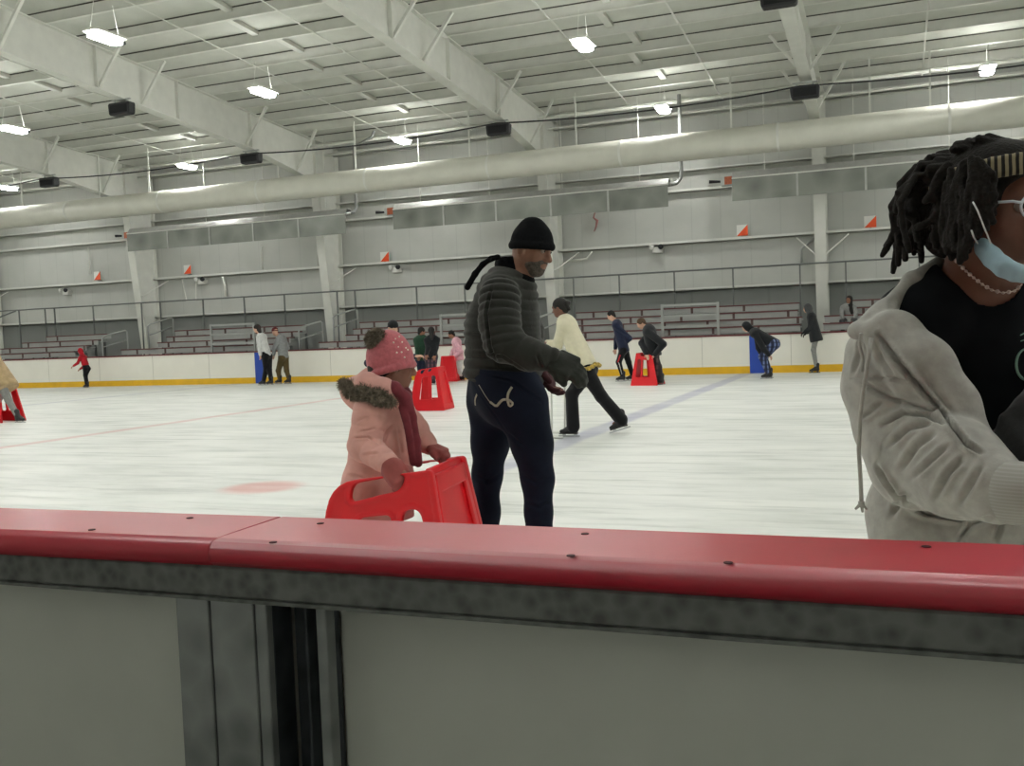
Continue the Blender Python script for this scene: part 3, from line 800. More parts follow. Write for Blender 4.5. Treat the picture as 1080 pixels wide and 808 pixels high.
def head(S, c, fwd, q=1.0, up=None, neck=None, jaw=1.0, fine=True):
    """skull, jaw, brow, nose, lips, chin, ears on a centre c looking along fwd"""
    f = nrm(fwd); u0 = nrm(up if up is not None else ZU); s = nrm(np.cross(f, u0)); u = np.cross(s, f); A = (f, s, u)
    p = lambda a, b, d: c + q*(f*a + s*b + u*d)
    S.ell(p(-0.008, 0, 0.028), np.array([0.098, 0.077, 0.098])*q, A, 0.01)
    S.ell(p(0.022, 0, -0.045), np.array([0.072, 0.06*jaw, 0.068])*q, A, 0.03*q)
    S.ell(p(0.052, 0, -0.088), np.array([0.032, 0.034, 0.026])*q, A, 0.03*q)
    S.ell(p(0.078, 0, 0.03), np.array([0.02, 0.05, 0.014])*q, A, 0.02*q)
    S.cone(p(0.088, 0, 0.012), p(0.109, 0, -0.026), 0.009*q, 0.014*q, 0.012*q)
    for t in (-1, 1):
        S.ell(p(0.098, t*0.013, -0.03), np.array([0.011, 0.010, 0.009])*q, A, 0.008*q)
        S.ell(p(0.055, t*0.045, -0.022), np.array([0.022, 0.02, 0.024])*q, A, 0.02*q)
        S.ell(p(-0.012, t*0.077, -0.008), np.array([0.02, 0.010, 0.031])*q, (nrm(f*0.9+s*t*0.35), s, u), 0.008*q)
        if fine: S.ell(p(0.09, t*0.031, 0.008), np.array([0.014, 0.016, 0.010])*q, A, 0.012*q, op='cut')
    S.ell(p(0.088, 0, -0.054), np.array([0.013, 0.025, 0.008])*q, A, 0.006*q)
    S.ell(p(0.085, 0, -0.067), np.array([0.013, 0.022, 0.009])*q, A, 0.006*q)
    if neck is not None:
        S.cone(p(-0.02, 0, -0.05), neck, 0.058*q, 0.062*q, 0.03*q)
    return p, A
def eyes(par, p, A, q):
    for t in (-1, 1):
        b = MB(par.location)
        bm = b.bm; bmesh.ops.create_icosphere(bm, subdivisions=3, radius=0.0115*q)
        c = Vector(p(0.079, t*0.031, 0.008))-b.o
        for v in bm.verts: v.co += c
        e = b.build('eye', EYEW, par, smooth=True)
        b = MB(par.location); bmesh.ops.create_icosphere(b.bm, subdivisions=2, radius=0.0062*q)
        c = Vector(p(0.0865, t*0.031, 0.008))-b.o
        for v in b.bm.verts: v.co += c
        b.build('iris', mat('dark_iris', '#1c120c', 0.2), e, smooth=True)
def hand(S, wrist, d, normal, q=1.0, curl=0.5, thick=1.0, thumb=1, spread=0.0, k=0.006):
    """palm, four unequal bent fingers and a thumb; fingers curl towards the palm normal"""
    d = nrm(d); n = nrm(np.asarray(normal) - d*np.dot(normal, d)); s = np.cross(d, n)*thumb
    w = wrist
    S.cone(w-d*0.01*q, w+d*0.03*q, 0.028*q*thick, 0.031*q*thick, 0.02*q, flat=(n, 0.68))
    S.box(w+d*0.052*q, np.array([0.047, 0.041*thick, 0.015*thick])*q, (d, s, n), 0.013*q, 0.015*q)
    L = (0.066, 0.078, 0.074, 0.058)
    for i, l in enumerate(L):
        off = (0.031-0.0205*i)*(1+0.1*(thick-1))
        a = w + q*(d*(0.094-0.004*abs(i-1.3)) + s*off); dd = nrm(d+s*spread*(1.5-i)*0.25)
        r = (0.0098, 0.0102, 0.0098, 0.0086)[i]*q*thick
        ang = 0.25+curl*0.5
        for sgl, fr_ in ((0.42, 1.0), (0.32, 0.92), (0.26, 0.82)):
            dd2 = dd*math.cos(ang)+n*math.sin(ang); b = a+dd2*l*q*sgl
            S.cone(a, b, r*fr_, r*fr_*0.93, k*q); a = b; ang += curl*1.0
    a = w+q*(d*0.028+s*0.034); b = a+q*(d*0.03+s*0.026+n*0.012); c = b+q*(d*0.03+s*0.004+n*0.016)
    S.cone(a, b, 0.0135*q*thick, 0.0115*q*thick, 0.012*q); S.cone(b, c, 0.0112*q*thick, 0.0095*q*thick, k*q)
def skate(par, ankle, toe, q=1.0, m=BOOTB, tilt=0.0, h=0.008, soft=False):
    """boot (part) and blade (sub-part); ankle is about 0.13 above the blade's lower edge"""
    f = nrm(np.array([toe[0]-ankle[0], toe[1]-ankle[1], 0.0])); f = nrm(f*math.cos(tilt)+ZU*-math.sin(tilt))
    s = nrm(np.cross(f, ZU)); u = np.cross(s, f)
    p = lambda a, b, c: ankle + q*(f*a+s*b+u*c)
    S = Solid()
    S.cone(p(-0.02, 0, 0.10), p(-0.012, 0, -0.02), 0.056*q, 0.046*q, 0.02)
    S.cone(p(-0.03, 0, -0.04), p(0.10, 0, -0.052), 0.042*q, 0.036*q, 0.03*q)
    S.cone(p(0.10, 0, -0.052), p(0.165, 0, -0.06), 0.036*q, 0.028*q, 0.03*q)
    S.cone(p(0.0, 0, 0.03), p(0.08, 0, -0.03), 0.04*q, 0.034*q, 0.03*q)
    S.plane(p(0, 0, -0.078), -u)
    b = S.build('skate_boot', m, par, h=h)
    mb = MB(par.location)
    mb.obox(p(0.065, 0, -0.085), (f, s, u), (0.125*q, 0.036*q, 0.006*q)); mb.build('sole', SOLE, b)
    mb = MB(par.location)
    mb.obox(p(0.06, 0, -0.121), (f, s, u), (0.15*q, 0.0025, 0.011*q))
    for a in (-0.03, 0.13): mb.obox(p(a, 0, -0.10), (f, s, u), (0.022*q, 0.004, 0.013*q))
    mb.build('blade', BLADE, b)
    return b
def P(j, Y=None):
    return j if isinstance(j, np.ndarray) else at(j[0], j[1], Y + (j[2] if len(j) > 2 else 0))

def skater(label, Y, J, q=1.0, face=(-1, 0, -0.2), lat=(0, 1, 0), jacket=None, jr=1.0, pants=None, skin=SKIN_M, hair=None, hat=None, hood=None, gloves=None, boots=BOOTB,
           flare=1.0, pr=1.0, hem=None, skirt=None, h=0.011, hairlong=None, planted=True, sleeves=None, group=None, hand_n=(0, 0, -1), cuffs=True, arms=('n', 'f'), hat_pom=False):
    """J: pixel joints (x, y[, dY]); n = the limb nearer to the viewer, f = the farther one"""
    lat = nrm(lat)
    g = {}
    for k_, v in J.items():
        if v is not None and not (k_.endswith('f') and v == 'auto'): g[k_] = P(v, Y)
    sh = g['sh']; hip = g['hip']
    offs = {'n': -lat*0.16*q, 'f': lat*0.16*q}
    hoffs = {'n': -lat*0.085*q, 'f': lat*0.085*q}
    def limb(names, side, base, off):
        out = [base+off]
        for i, nme in enumerate(names):
            v = g.get(nme+side)
            if v is None: v = g[nme+'n'] + (offs['f']-offs['n'])*(0.9 if off is not None and names[0] == 'el' else 0.6)
            out.append(v)
        return out
    A = {s_: limb(('el', 'wr'), s_, sh, offs[s_]) for s_ in arms}
    L = {s_: limb(('kn', 'an'), s_, hip, hoffs[s_]) for s_ in ('n', 'f')}
    foot = {}
    for s_ in ('n', 'f'):
        t = g.get('to'+s_)
        an = L[s_][2]
        if t is None: t = an + (g['ton']-L['n'][2])
        if planted is True or planted == s_:
            an = np.array([an[0], an[1], 0.134*q]); L[s_][2] = an
        foot[s_] = t
    base = np.array([hip[0], hip[1], 0.0])
    r = root('person', tuple(base), label, 'person', group)
    hd = g['head']; fw = nrm(face)
    # continuous body
    B = Solid()
    neck = sh + (hd-sh)*0.25
    p, AX = head(B, hd, fw, q, neck=neck, fine=False)
    B.cone(neck, sh, 0.06*q, 0.085*q, 0.04*q)
    torso_f = nrm(np.cross(lat, hip-sh))
    B.cone(sh-lat*0.09*q, sh+lat*0.09*q, 0.075*q, 0.075*q, 0.04*q)
    B.cone(sh, hip, 0.12*q, 0.115*q, 0.05*q, flat=(torso_f, 0.75))
    for s_ in arms:
        a = A[s_]; B.chain(a, [0.05*q, 0.038*q, 0.026*q], 0.02*q)
        hd_dir = nrm(g.get('ha'+s_, a[2]+(a[2]-a[1]))-a[2])
        hand(B, a[2], hd_dir, hand_n, q*1.05, 0.45, thumb=1 if s_ == 'n' else -1)
    for s_ in ('n', 'f'):
        B.chain(L[s_], [0.075*q, 0.05*q, 0.035*q], 0.03*q)
        an = L[s_][2]; fd = nrm((foot[s_]-an)*np.array([1, 1, 0])); B.cone(an, an+fd*0.10*q-ZU*0.05*q, 0.035*q, 0.028*q, 0.02)
    B.build('body', skin, r, h=h)
    # pants
    if pants:
        S = Solid()
        S.cone(hip+(sh-hip)*0.18-lat*0.05*q, hip+(sh-hip)*0.18+lat*0.05*q, 0.115*q*pr, 0.115*q*pr, 0.04*q, flat=(torso_f, 0.85))
        for s_ in ('n', 'f'):
            l = L[s_]; lo = l[2] + (l[1]-l[2])*(0.12 if flare <= 1 else 0.02)
            S.chain([l[0], l[1], lo], [0.102*q*pr, 0.072*q*pr, 0.058*q*pr*flare], 0.03*q)
        S.cone(hip-lat*0.07*q, hip+lat*0.07*q, 0.11*q*pr, 0.11*q*pr, 0.03)
        S.build('trousers', pants, r, h=h)
    if jacket:
        S = Solid()
        hm = hem if hem is not None else 1.0
        bot = sh+(hip-sh)*hm
        S.cone(sh-lat*0.10*q, sh+lat*0.10*q, 0.095*q*jr, 0.095*q*jr, 0.04*q)
        S.cone(sh, bot, 0.15*q*jr, 0.165*q*jr*(skirt or 1), 0.06*q, flat=(torso_f, 0.78))
        for s_ in arms:
            a = A[s_]; S.chain([a[0], a[1], a[2]+(a[1]-a[2])*0.05], [0.074*q*jr, 0.062*q*jr, 0.045*q*jr], 0.025*q)
        S.cone(neck+(hd-neck)*0.1, sh, 0.072*q, 0.09*q, 0.03*q)
        dn = nrm(bot-sh); S.plane(bot+dn*0.07*q, dn)
        for s_ in arms:      # keep the sleeves that hang below the hem
            a = A[s_]; S.chain([a[1]+(a[0]-a[1])*0.2, a[1], a[2]+(a[1]-a[2])*0.05], [0.066*q*jr, 0.062*q*jr, 0.045*q*jr], 0.005*q)
        S.build('jacket', jacket, r, h=h)
    if gloves:
        S = Solid()
        for s_ in arms:
            a = A[s_]; hd_dir = nrm(g.get('ha'+s_, a[2]+(a[2]-a[1]))-a[2])
            hand(S, a[2], hd_dir, hand_n, q*1.12, 0.45, 1.25, thumb=1 if s_ == 'n' else -1)
        S.build('gloves', gloves, r, h=h)
    if hood:
        S = Solid()
        S.ell(p(-0.02, 0, 0.012), np.array([0.122, 0.108, 0.135])*q, AX, 0.02)
        S.cone(p(-0.05, 0, -0.05), sh-ZU*0.0, 0.09*q, 0.10*q, 0.04)
        S.ell(p(0.12, 0, -0.01), np.array([0.08, 0.075, 0.10])*q, AX, 0.02, op='cut')
        S.build('hood', hood, r, h=h)
    if hair:
        S = Solid()
        S.ell(p(-0.02, 0, 0.04), np.array([0.105, 0.088, 0.10])*q, AX, 0.02)
        if hairlong:
            pts = [p(-0.05, 0, 0.03)]+[P(v, Y) for v in hairlong]
            S.chain(pts, [0.085*q]+[0.075*q]*(len(pts)-2)+[0.045*q], 0.03)
        else:
            S.cone(p(-0.05, 0, 0.03), p(-0.07, 0, -0.05), 0.075*q, 0.05*q, 0.02)
        S.ell(p(0.115, 0, -0.03), np.array([0.085, 0.075, 0.085])*q, AX, 0.015, op='cut')
        S.build('hair', hair, r, h=h*0.9)
    if hat:
        S = Solid()
        S.ell(p(-0.012, 0, 0.05), np.array([0.112, 0.094, 0.098])*q, AX, 0.02)
        S.plane(p(0.04, 0, 0.028), nrm(AX[0]*-0.25-AX[2]))
        S.chain([p(math.cos(t)*0.1-0.012, math.sin(t)*0.082, 0.034+0.022*math.cos(t)) for t in np.linspace(0, 2*PI, 17)], [0.013*q]*17, 0.01)
        S.build('hat', hat, r, h=h*0.9)
    if boots:
        for s_ in ('n', 'f'):
            an = L[s_][2]
            til = 0.0
            if not (planted is True or planted == s_): til = math.atan2(-(foot[s_][2]-an[2])-0.05, 0.17)*0.8
            skate(r, an, foot[s_], q, boots, til, h=0.009)
    return r, p, AX, L, A

C_NAVY = cloth('navy_fleece', '#20263c'); C_BLK = cloth('black_jacket', '#1c1e21'); C_COAT = cloth('black_wool_coat', '#26282a')
C_BPANT = cloth('black_leggings', '#141417'); C_GREYP = cloth('grey_leggings', '#8a8b88'); C_WHITE = cloth('white_sweater', '#cfd0ce'); C_GREYS = cloth('grey_sweater', '#8f9192')
C_OLIVE = cloth('olive_trousers', '#5a4d2f'); C_RED = cloth('red_jacket', '#b3202c'); C_GREEN = cloth('dark_green_jacket', '#24402f'); C_PINKJ = cloth('pale_pink_jacket', '#dba9b6')
C_DKGREY = cloth('dark_grey_hood', '#4c4d4e'); C_MAROON = cloth('maroon_beanie', '#6c2b30'); C_CREAM = cloth('cream_hoodie', '#d6d0b6', 0.05, bump=0.6)
C_LGREY = cloth('light_grey_knit', '#8e8f8d'); C_DENIM = cloth('dark_denim', '#1d2436', 0.2); C_GLBK = cloth('black_gloves', '#17181a')
PL_BLUE = plaid_material('blue_plaid_flannel', '#252c49', '#6d7ca6', '#1a1e30', 0.11)
PL_DARK = plaid_material('dark_plaid_skirt', '#3a2a33', '#6a4d58', '#232a3c', 0.12)

# --- skater in the cream hoodie
r_, p_, ax_, L_, A_ = skater('person in a cream hoodie with gold hem, gliding in black flared trousers', 12.3,
    dict(head=(590, 325), sh=(598, 343), hip=(619, 390), eln=(588, 364, -.05), wrn=(579, 364, -.05), han=(573, 361), elf=(586, 364, .32), wrf=(577, 362, .3),
         knn=(634, 418, .1), ann=(655.5, 443, .35), ton=(644, 452, .3), knf=(603, 416, -.1), anf=(604.5, 450, -.1), tof=(590, 458, -.1)),
    q=0.98, face=(-1, 0.15, -0.25), jacket=C_CREAM, jr=1.08, pants=C_BPANT, skin=SKIN_D, hair=HAIRB, flare=1.35, pr=1.15, h=0.008, planted='f', hem=0.88, skirt=1.12)
S = Solid(); S.ell(p_(-0.13, 0, 0.03), (0.045, 0.045, 0.04), ax_, 0.01); S.chain([p_(-0.1, 0, 0.0), p_(-0.13, 0, -0.05)], [0.04, 0.025], 0.02)
S.build('hair_bun', HAIRB, r_, h=0.007)
S = Solid()
hp, sp_ = at(619, 390, 12.3), at(598, 343, 12.3); dn = nrm(hp-sp_); c0 = sp_+(hp-sp_)*1.0
perp = nrm(np.cross((0, 1, 0), dn))
for i in range(18):
    t = 2*PI*i/18; S.ell(c0+perp*0.165*math.cos(t)+np.array([0, 1, 0])*0.21*math.sin(t)+dn*0.012*math.sin(5*t), (0.036, 0.036, 0.03), None, 0.012)
S.build('gold_hem', mat('gold_lame', '#b59a4a', 0.4, 0.5, var=0.5, scale=40, bump=0.8, bscale=60, bdist=0.01), r_, h=0.008)
S = Solid(); nk = sp_+(at(590, 325, 12.3)-sp_)*0.2
S.cone(nk+np.array([0.07, -0.09, -0.03]), nk+np.array([0.07, 0.09, -0.03]), 0.055, 0.055, 0.04); S.cone(nk+np.array([0.07, -0.09, -0.03]), nk+np.array([-0.05, -0.09, 0.0]), 0.05, 0.035, 0.04)
S.cone(nk+np.array([0.07, 0, -0.03]), nk+np.array([0.17, 0, -0.12]), 0.07, 0.03, 0.04)
S.build('hoodie_hood', C_CREAM, r_, h=0.008)
# her white push frame
M_WTUBE = mat('white_tube', '#dedfda', 0.4)
a = at(581, 372, 12.0); b_ = at(593, 372, 12.75)
a2 = onz(584, 438+22, 0); fr = root('white_push_frame', (a[0], 12.0, 0), 'thin white tube push frame held by the cream hoodie skater', 'skating aid')
for (x0, yy) in ((a[0]+0.0, 12.0), (a[0]+0.0, 12.55)):
    MB(fr.location).tube([(x0-0.03, yy, 0.02), (x0, yy, 0.95), (x0+0.03, yy, 1.15)], 0.014, 8).build('upright', M_WTUBE, fr, smooth=True)
MB(fr.location).tube([(a[0]+0.03, 12.0, 1.15), (a[0]+0.03, 12.55, 1.15)], 0.016, 8).build('handle_bar', M_WTUBE, fr, smooth=True)
for yy in (12.0, 12.55): MB(fr.location).tube([(a[0]-0.45, yy, 0.02), (a[0]+0.12, yy, 0.02)], 0.016, 8).build('runner', M_WTUBE, fr, smooth=True)
MB(fr.location).tube([(a[0]-0.44, 12.0, 0.03), (a[0]-0.44, 12.55, 0.03)], 0.014, 8).build('cross_tube', M_WTUBE, fr, smooth=True)

# --- navy fleece kid
r_, p_, ax_, L_, A_ = skater('person in a navy fleece and black trousers with a red and white side stripe', 25.0,
    dict(head=(644.5, 333), sh=(651, 343), hip=(658, 369), eln=(664, 357), wrn=(655.5, 366), elf=(650, 358, .2), wrf=(649, 368, .1),
         knn=(652.5, 382), ann=(656.8, 396), ton=(648, 401), knf=(663, 382, .2), anf=(667, 393, .3), tof=(660, 399, .3)),
    q=0.98, face=(-1, -0.1, -0.45), jacket=C_NAVY, pants=C_BPANT, skin=SKIN_L, hair=HAIRB, planted=True, h=0.012, jr=1.12, pr=1.05)
b = MB(r_.location); l = L_['n']; o1 = np.array([0, -0.075, 0])
b.tube([l[0]*0.6+l[1]*0.4+np.array([0, -0.095, 0]), l[1]+np.array([0.0, -0.078, 0])], [0.03, 0.025], 8, flat=0.5).build('red_stripe', C_RED, r_)
MB(r_.location).tube([l[1]+np.array([0.02, -0.07, 0]), l[2]*0.85+l[1]*0.15+np.array([0.01, -0.052, 0])], [0.02, 0.016], 8, flat=0.5).build('white_stripe', C_WHITE, r_)

# --- kid in black with the red frame
skater('person with brown hair in a black jacket, leaning on a red frame', 23.3,
    dict(head=(676.3, 341.5), sh=(685, 350), hip=(690, 373), eln=(699.5, 363, -.25), wrn=(690.5, 374.5, -.2), elf=(677, 362, .0), wrf=(682, 374, -.25),
         knn=(695, 387), ann=(697.5, 400), ton=(694, 405), knf=(693, 387), anf=(695, 400), tof=(690, 405)),
    q=1.0, face=(-0.75, -0.35, -0.5), jacket=C_BLK, jr=1.35, pants=plaid_material('dark_floral_trousers', '#2b2426', '#5a4848', '#211c22', 0.16), skin=SKIN_L, hair=HAIRBR, h=0.012)
# --- bending kid in plaid trousers
skater('person in a black hooded top and blue plaid trousers, bent deep forward', 25.0,
    dict(head=(787, 345), sh=(797, 351.5), hip=(817, 363), eln=(806, 369, -.2), wrn=(811, 374.5, -.1), elf=(800, 367, .2), wrf=(803, 374, .2),
         knn=(803.5, 376), ann=(810.5, 393), ton=(801, 399), knf=(806, 377, .25), anf=(812, 393, .3), tof=(803, 399, .3)),
    q=0.95, face=(-0.9, -0.1, -0.55), jacket=C_BLK, jr=1.2, pants=PL_BLUE, skin=SKIN_L, hair=None, hat=None, hood=C_BLK, h=0.012, pr=1.25)
# --- standing skater in the long black coat
skater('person in a long black coat and dark grey hood, standing upright on skates', 27.45,
    dict(head=(851.5, 325.5), sh=(856, 335), hip=(860.5, 356), eln=(854.5, 346, -.12), wrn=(849, 350, -.1), elf=(858, 346, .1), wrf=(851, 351, .1),
         knn=(857.5, 369), ann=(860.8, 386), ton=(851, 390), knf=(858.5, 369), anf=(861.5, 386), tof=(853, 390)),
    q=0.95, face=(-1, 0.2, -0.1), jacket=C_COAT, jr=1.12, pants=C_GREYP, skin=SKIN_L, hood=C_DKGREY, h=0.012, hem=1.08, skirt=1.25, gloves=C_GLBK, pr=0.8)
# --- spectator on the stands
r_, p_, ax_, L_, A_ = skater('person with long dark hair in light grey clothes, sitting on the bench stand', 29.05,
    dict(head=(895.5, 316.5), sh=(894.5, 324.5), hip=(896, 337, .12), eln=(887.5, 331, -.1), wrn=(889.5, 337, -.2), elf=(903, 331, -.1), wrf=(901, 336, -.2),
         knn=(888, 339, -.3), ann=(889, 349.5, -.3), ton=(888, 351, -.5), knf=(902, 338, -.3), anf=(902, 349, -.3), tof=(902, 351, -.5)),
    q=0.95, face=(-0.35, -1, -0.1), lat=(1, 0, 0), jacket=C_LGREY, pants=C_DKGREY, skin=SKIN_M, hair=HAIRB, hairlong=[(896.5, 322, -.05), (898.5, 330, -.1)], h=0.012, planted=False, boots=None)
# --- pair: white sweater and grey sweater
skater('person in a white sweater and black trousers with long dark hair', 26.6,
    dict(head=(270.8, 346.8), sh=(276, 356), hip=(281.5, 376), eln=(273.5, 366, -.2), wrn=(274.5, 374.5, -.2), elf=(278, 366, .1), wrf=(277, 375, .1),
         knn=(280.5, 390), ann=(278, 402), ton=(271, 406), knf=(284, 390), anf=(286, 402), tof=(279, 406)),
    q=1.04, face=(-1, -0.2, -0.25), jacket=C_WHITE, jr=1.08, pants=C_BPANT, skin=SKIN_L, hair=HAIRB, hairlong=[(274.5, 351, -.05)], h=0.012, pr=1.15, hem=0.9)
skater('person in a grey sweater, olive trousers and a maroon beanie', 27.2,
    dict(head=(290, 350), sh=(296.5, 358), hip=(299, 377), eln=(289.5, 367, -.2), wrn=(288.5, 374, -.1), elf=(303, 367, .1), wrf=(296, 374, .1),
         knn=(293.5, 391), ann=(295.2, 401.5), ton=(288.5, 405), knf=(302.3, 391), anf=(305, 401.5), tof=(298.5, 405)),
    q=1.04, face=(-1, 0.2, -0.3), jacket=C_GREYS, jr=1.15, pants=C_OLIVE, skin=SKIN_L, hat=C_MAROON, h=0.012, pr=1.12, hem=0.92)
# --- child in red
skater('child in a red hooded jacket with arms stretched forward, near the far boards', 27.2,
    dict(head=(84.5, 370.5), sh=(87.5, 377), hip=(91.5, 389), eln=(82, 383, -.15), wrn=(77.5, 386, -.2), elf=(88, 387, .1), wrf=(84.5, 389.2, .1),
         knn=(89.6, 396), ann=(91, 404.5), ton=(86, 407.5), knf=(90.6, 396), anf=(92.3, 404.5), tof=(87.6, 407.5)),
    q=0.82, face=(-1, 0, -0.25), jacket=C_RED, jr=1.0, pants=C_BPANT, skin=SKIN_L, hood=C_RED, h=0.011, hem=0.6)
# --- behind the girl: man in a dark cap
skater('person in a black cap and dark jacket, mostly hidden behind the pink hat', 15.5,
    dict(head=(414.5, 346.5), sh=(408, 364), hip=(405, 397), eln=(424, 379, -.2), wrn=(438, 376, -.2), elf=(388, 383, .1), wrf=(399, 394, 0),
         knn=(409, 415), ann=(407, 435), ton=(415, 440), knf=(400, 415), anf=(398, 435), tof=(406, 440)),
    q=1.03, face=(0.7, -0.6, -0.25), lat=(0.75, 0.6, 0), jacket=C_NAVY, jr=1.05, pants=C_BPANT, skin=SKIN_L, hat=C_GLBK, h=0.011)
# --- green jacket / dark plaid / pink jacket group
skater('person in a dark green jacket and dark jeans, right of the pink hat', 25.4,
    dict(head=(444.8, 350), sh=(444.5, 358.5), hip=(444, 377.5), eln=(440, 367, -.15), wrn=(441, 375, -.2), elf=(449, 367, .1), wrf=(449, 376, -.1),
         knn=(443, 390), ann=(442.5, 402), ton=(438, 405), knf=(446.5, 390), anf=(446.5, 402), tof=(442, 405)),
    q=1.0, face=(0.6, 0.7, -0.2), lat=(0.8, 0.3, 0), jacket=C_GREEN, jr=1.12, pants=C_DENIM, skin=SKIN_M, hair=HAIRB, h=0.012)
skater('person in a black top and dark plaid bottoms, beside the green jacket', 25.0,
    dict(head=(455, 349.8), sh=(455.5, 358.5), hip=(454.5, 376.5), eln=(451.5, 367, -.15), wrn=(450, 374, -.25), elf=(460, 367, .1), wrf=(458.5, 375, -.1),
         knn=(453, 389), ann=(453, 402), ton=(449, 405), knf=(457, 389), anf=(457, 402), tof=(453, 405)),
    q=1.0, face=(-0.3, 0.9, -0.2), lat=(0.9, 0.2, 0), jacket=C_BLK, jr=1.1, pants=PL_DARK, skin=SKIN_M, hair=HAIRB, hairlong=[(455.5, 357, -.15)], h=0.012, pr=1.15)
skater('person in a pale pink hooded jacket and pale trousers beside the far red frame', 27.1,
    dict(head=(476, 352.8), sh=(481.5, 361), hip=(484.3, 378), eln=(486.5, 371, -.2), wrn=(479.5, 376, -.2), elf=(478, 370, .2), wrf=(475, 376, .2),
         knn=(483, 388), ann=(486, 397), ton=(480, 400), knf=(485, 388), anf=(488, 397), tof=(483, 400)),
    q=0.92, face=(-0.9, -0.2, -0.35), jacket=C_PINKJ, jr=1.2, pants=C_WHITE, skin=SKIN_M, hair=HAIRB, h=0.012)
# --- kid at the left edge (only an arm, coat and leg are in the picture)
C_TAN = cloth('tan_coat', '#a8926f', 0.2, 0.9, 10, 0.015); C_CAMO = cloth('grey_green_sleeve', '#4a5148')
skater('person in a tan coat and grey trousers, cut by the left edge', 14.35,
    dict(head=(-28, 366), sh=(-12, 378), hip=(4, 404), eln=(-18, 396, -.25), wrn=(-28, 402, -.3), elf=(-22, 398, .2), wrf=(-32, 404, .1),
         knn=(9, 422), ann=(18.5, 436), ton=(26, 443), knf=(-4, 425, .2), anf=(-2, 437, .2), tof=(-12, 444, .2)),
    q=0.95, face=(-1, 0, -0.4), jacket=C_TAN, jr=1.5, pants=C_GREYP, skin=SKIN_L, hair=HAIRB, h=0.011, hem=1.12, skirt=1.1)

# ================================================================== red skating frames
M_RED = mat('red_frame_plastic', '#d8121f', 0.38, var=0.05, scale=5, bump=0.15, bscale=200, bdist=0.001)
def rounded(poly, rad, n=5):
    out = []; m_ = len(poly)
    for i in range(m_):
        p0, p1, p2 = Vector(poly[i-1]), Vector(poly[i]), Vector(poly[(i+1) % m_])
        r_ = rad[i] if hasattr(rad, '__len__') else rad
        a = p1+(p0-p1).normalized()*min(r_, (p0-p1).length*0.45); b = p1+(p2-p1).normalized()*min(r_, (p2-p1).length*0.45)
        for k in range(n+1):
            t = k/n; out.append(tuple(a*(1-t)**2+p1*2*t*(1-t)+b*t*t))
    return out
def poly_sd(poly, X, Z):
    """signed distance to a polygon, negative inside"""
    P_ = np.array(poly); d = np.full(X.shape, 1e9); ins = np.zeros(X.shape, bool); n = len(P_)
    for i in range(n):
        a, b = P_[i-1], P_[i]; e = b-a; L2 = max(1e-12, e @ e)
        t = np.clip(((X-a[0])*e[0]+(Z-a[1])*e[1])/L2, 0, 1)
        d = np.minimum(d, np.hypot(X-a[0]-t*e[0], Z-a[1]-t*e[1]))
        if a[1] != b[1]:
            c = ((a[1] > Z) != (b[1] > Z)) & (X < (b[0]-a[0])*(Z-a[1])/(b[1]-a[1])+a[0]); ins ^= c
    return np.where(ins, -d, d)
def plate_with_holes(outer, holes, th, h=0.006):
    """moulded plate in x,z with rounded openings, thickness th along y, with a rolled lip around outline and openings"""
    class Pl(Solid):
        def evaluate(s, hh):
            o_ = np.array(outer); lo = np.array([o_[:, 0].min()-0.02, -th*0.5-0.02, o_[:, 1].min()-0.02]); hi = np.array([o_[:, 0].max()+0.02, th*0.5+0.02, o_[:, 1].max()+0.02])
            n = np.ceil((hi-lo)/hh).astype(int)+1
            x = lo[0]+hh*np.arange(n[0]); y = lo[1]+hh*np.arange(n[1]); z = lo[2]+hh*np.arange(n[2])
            X, Z = np.meshgrid(x, z, indexing='ij'); d = poly_sd(outer, X, Z)
            for q_ in holes: d = np.maximum(d, -poly_sd(q_, X, Z))
            half = np.where(d > -0.022, th*0.5+0.005, th*0.5)
            qx = d[:, None, :]+0.006; qy = np.abs(y)[None, :, None]-half[:, None, :]+0.006
            D = np.hypot(np.maximum(qx, 0), np.maximum(qy, 0))+np.minimum(np.maximum(qx, qy), 0)-0.006
            return D.astype(np.float32), lo
    V, Q = Pl().net(h)
    o_ = mesh_from('tmp', V, Q, M_RED); me = o_.data; bpy.data.objects.remove(o_)
    return me
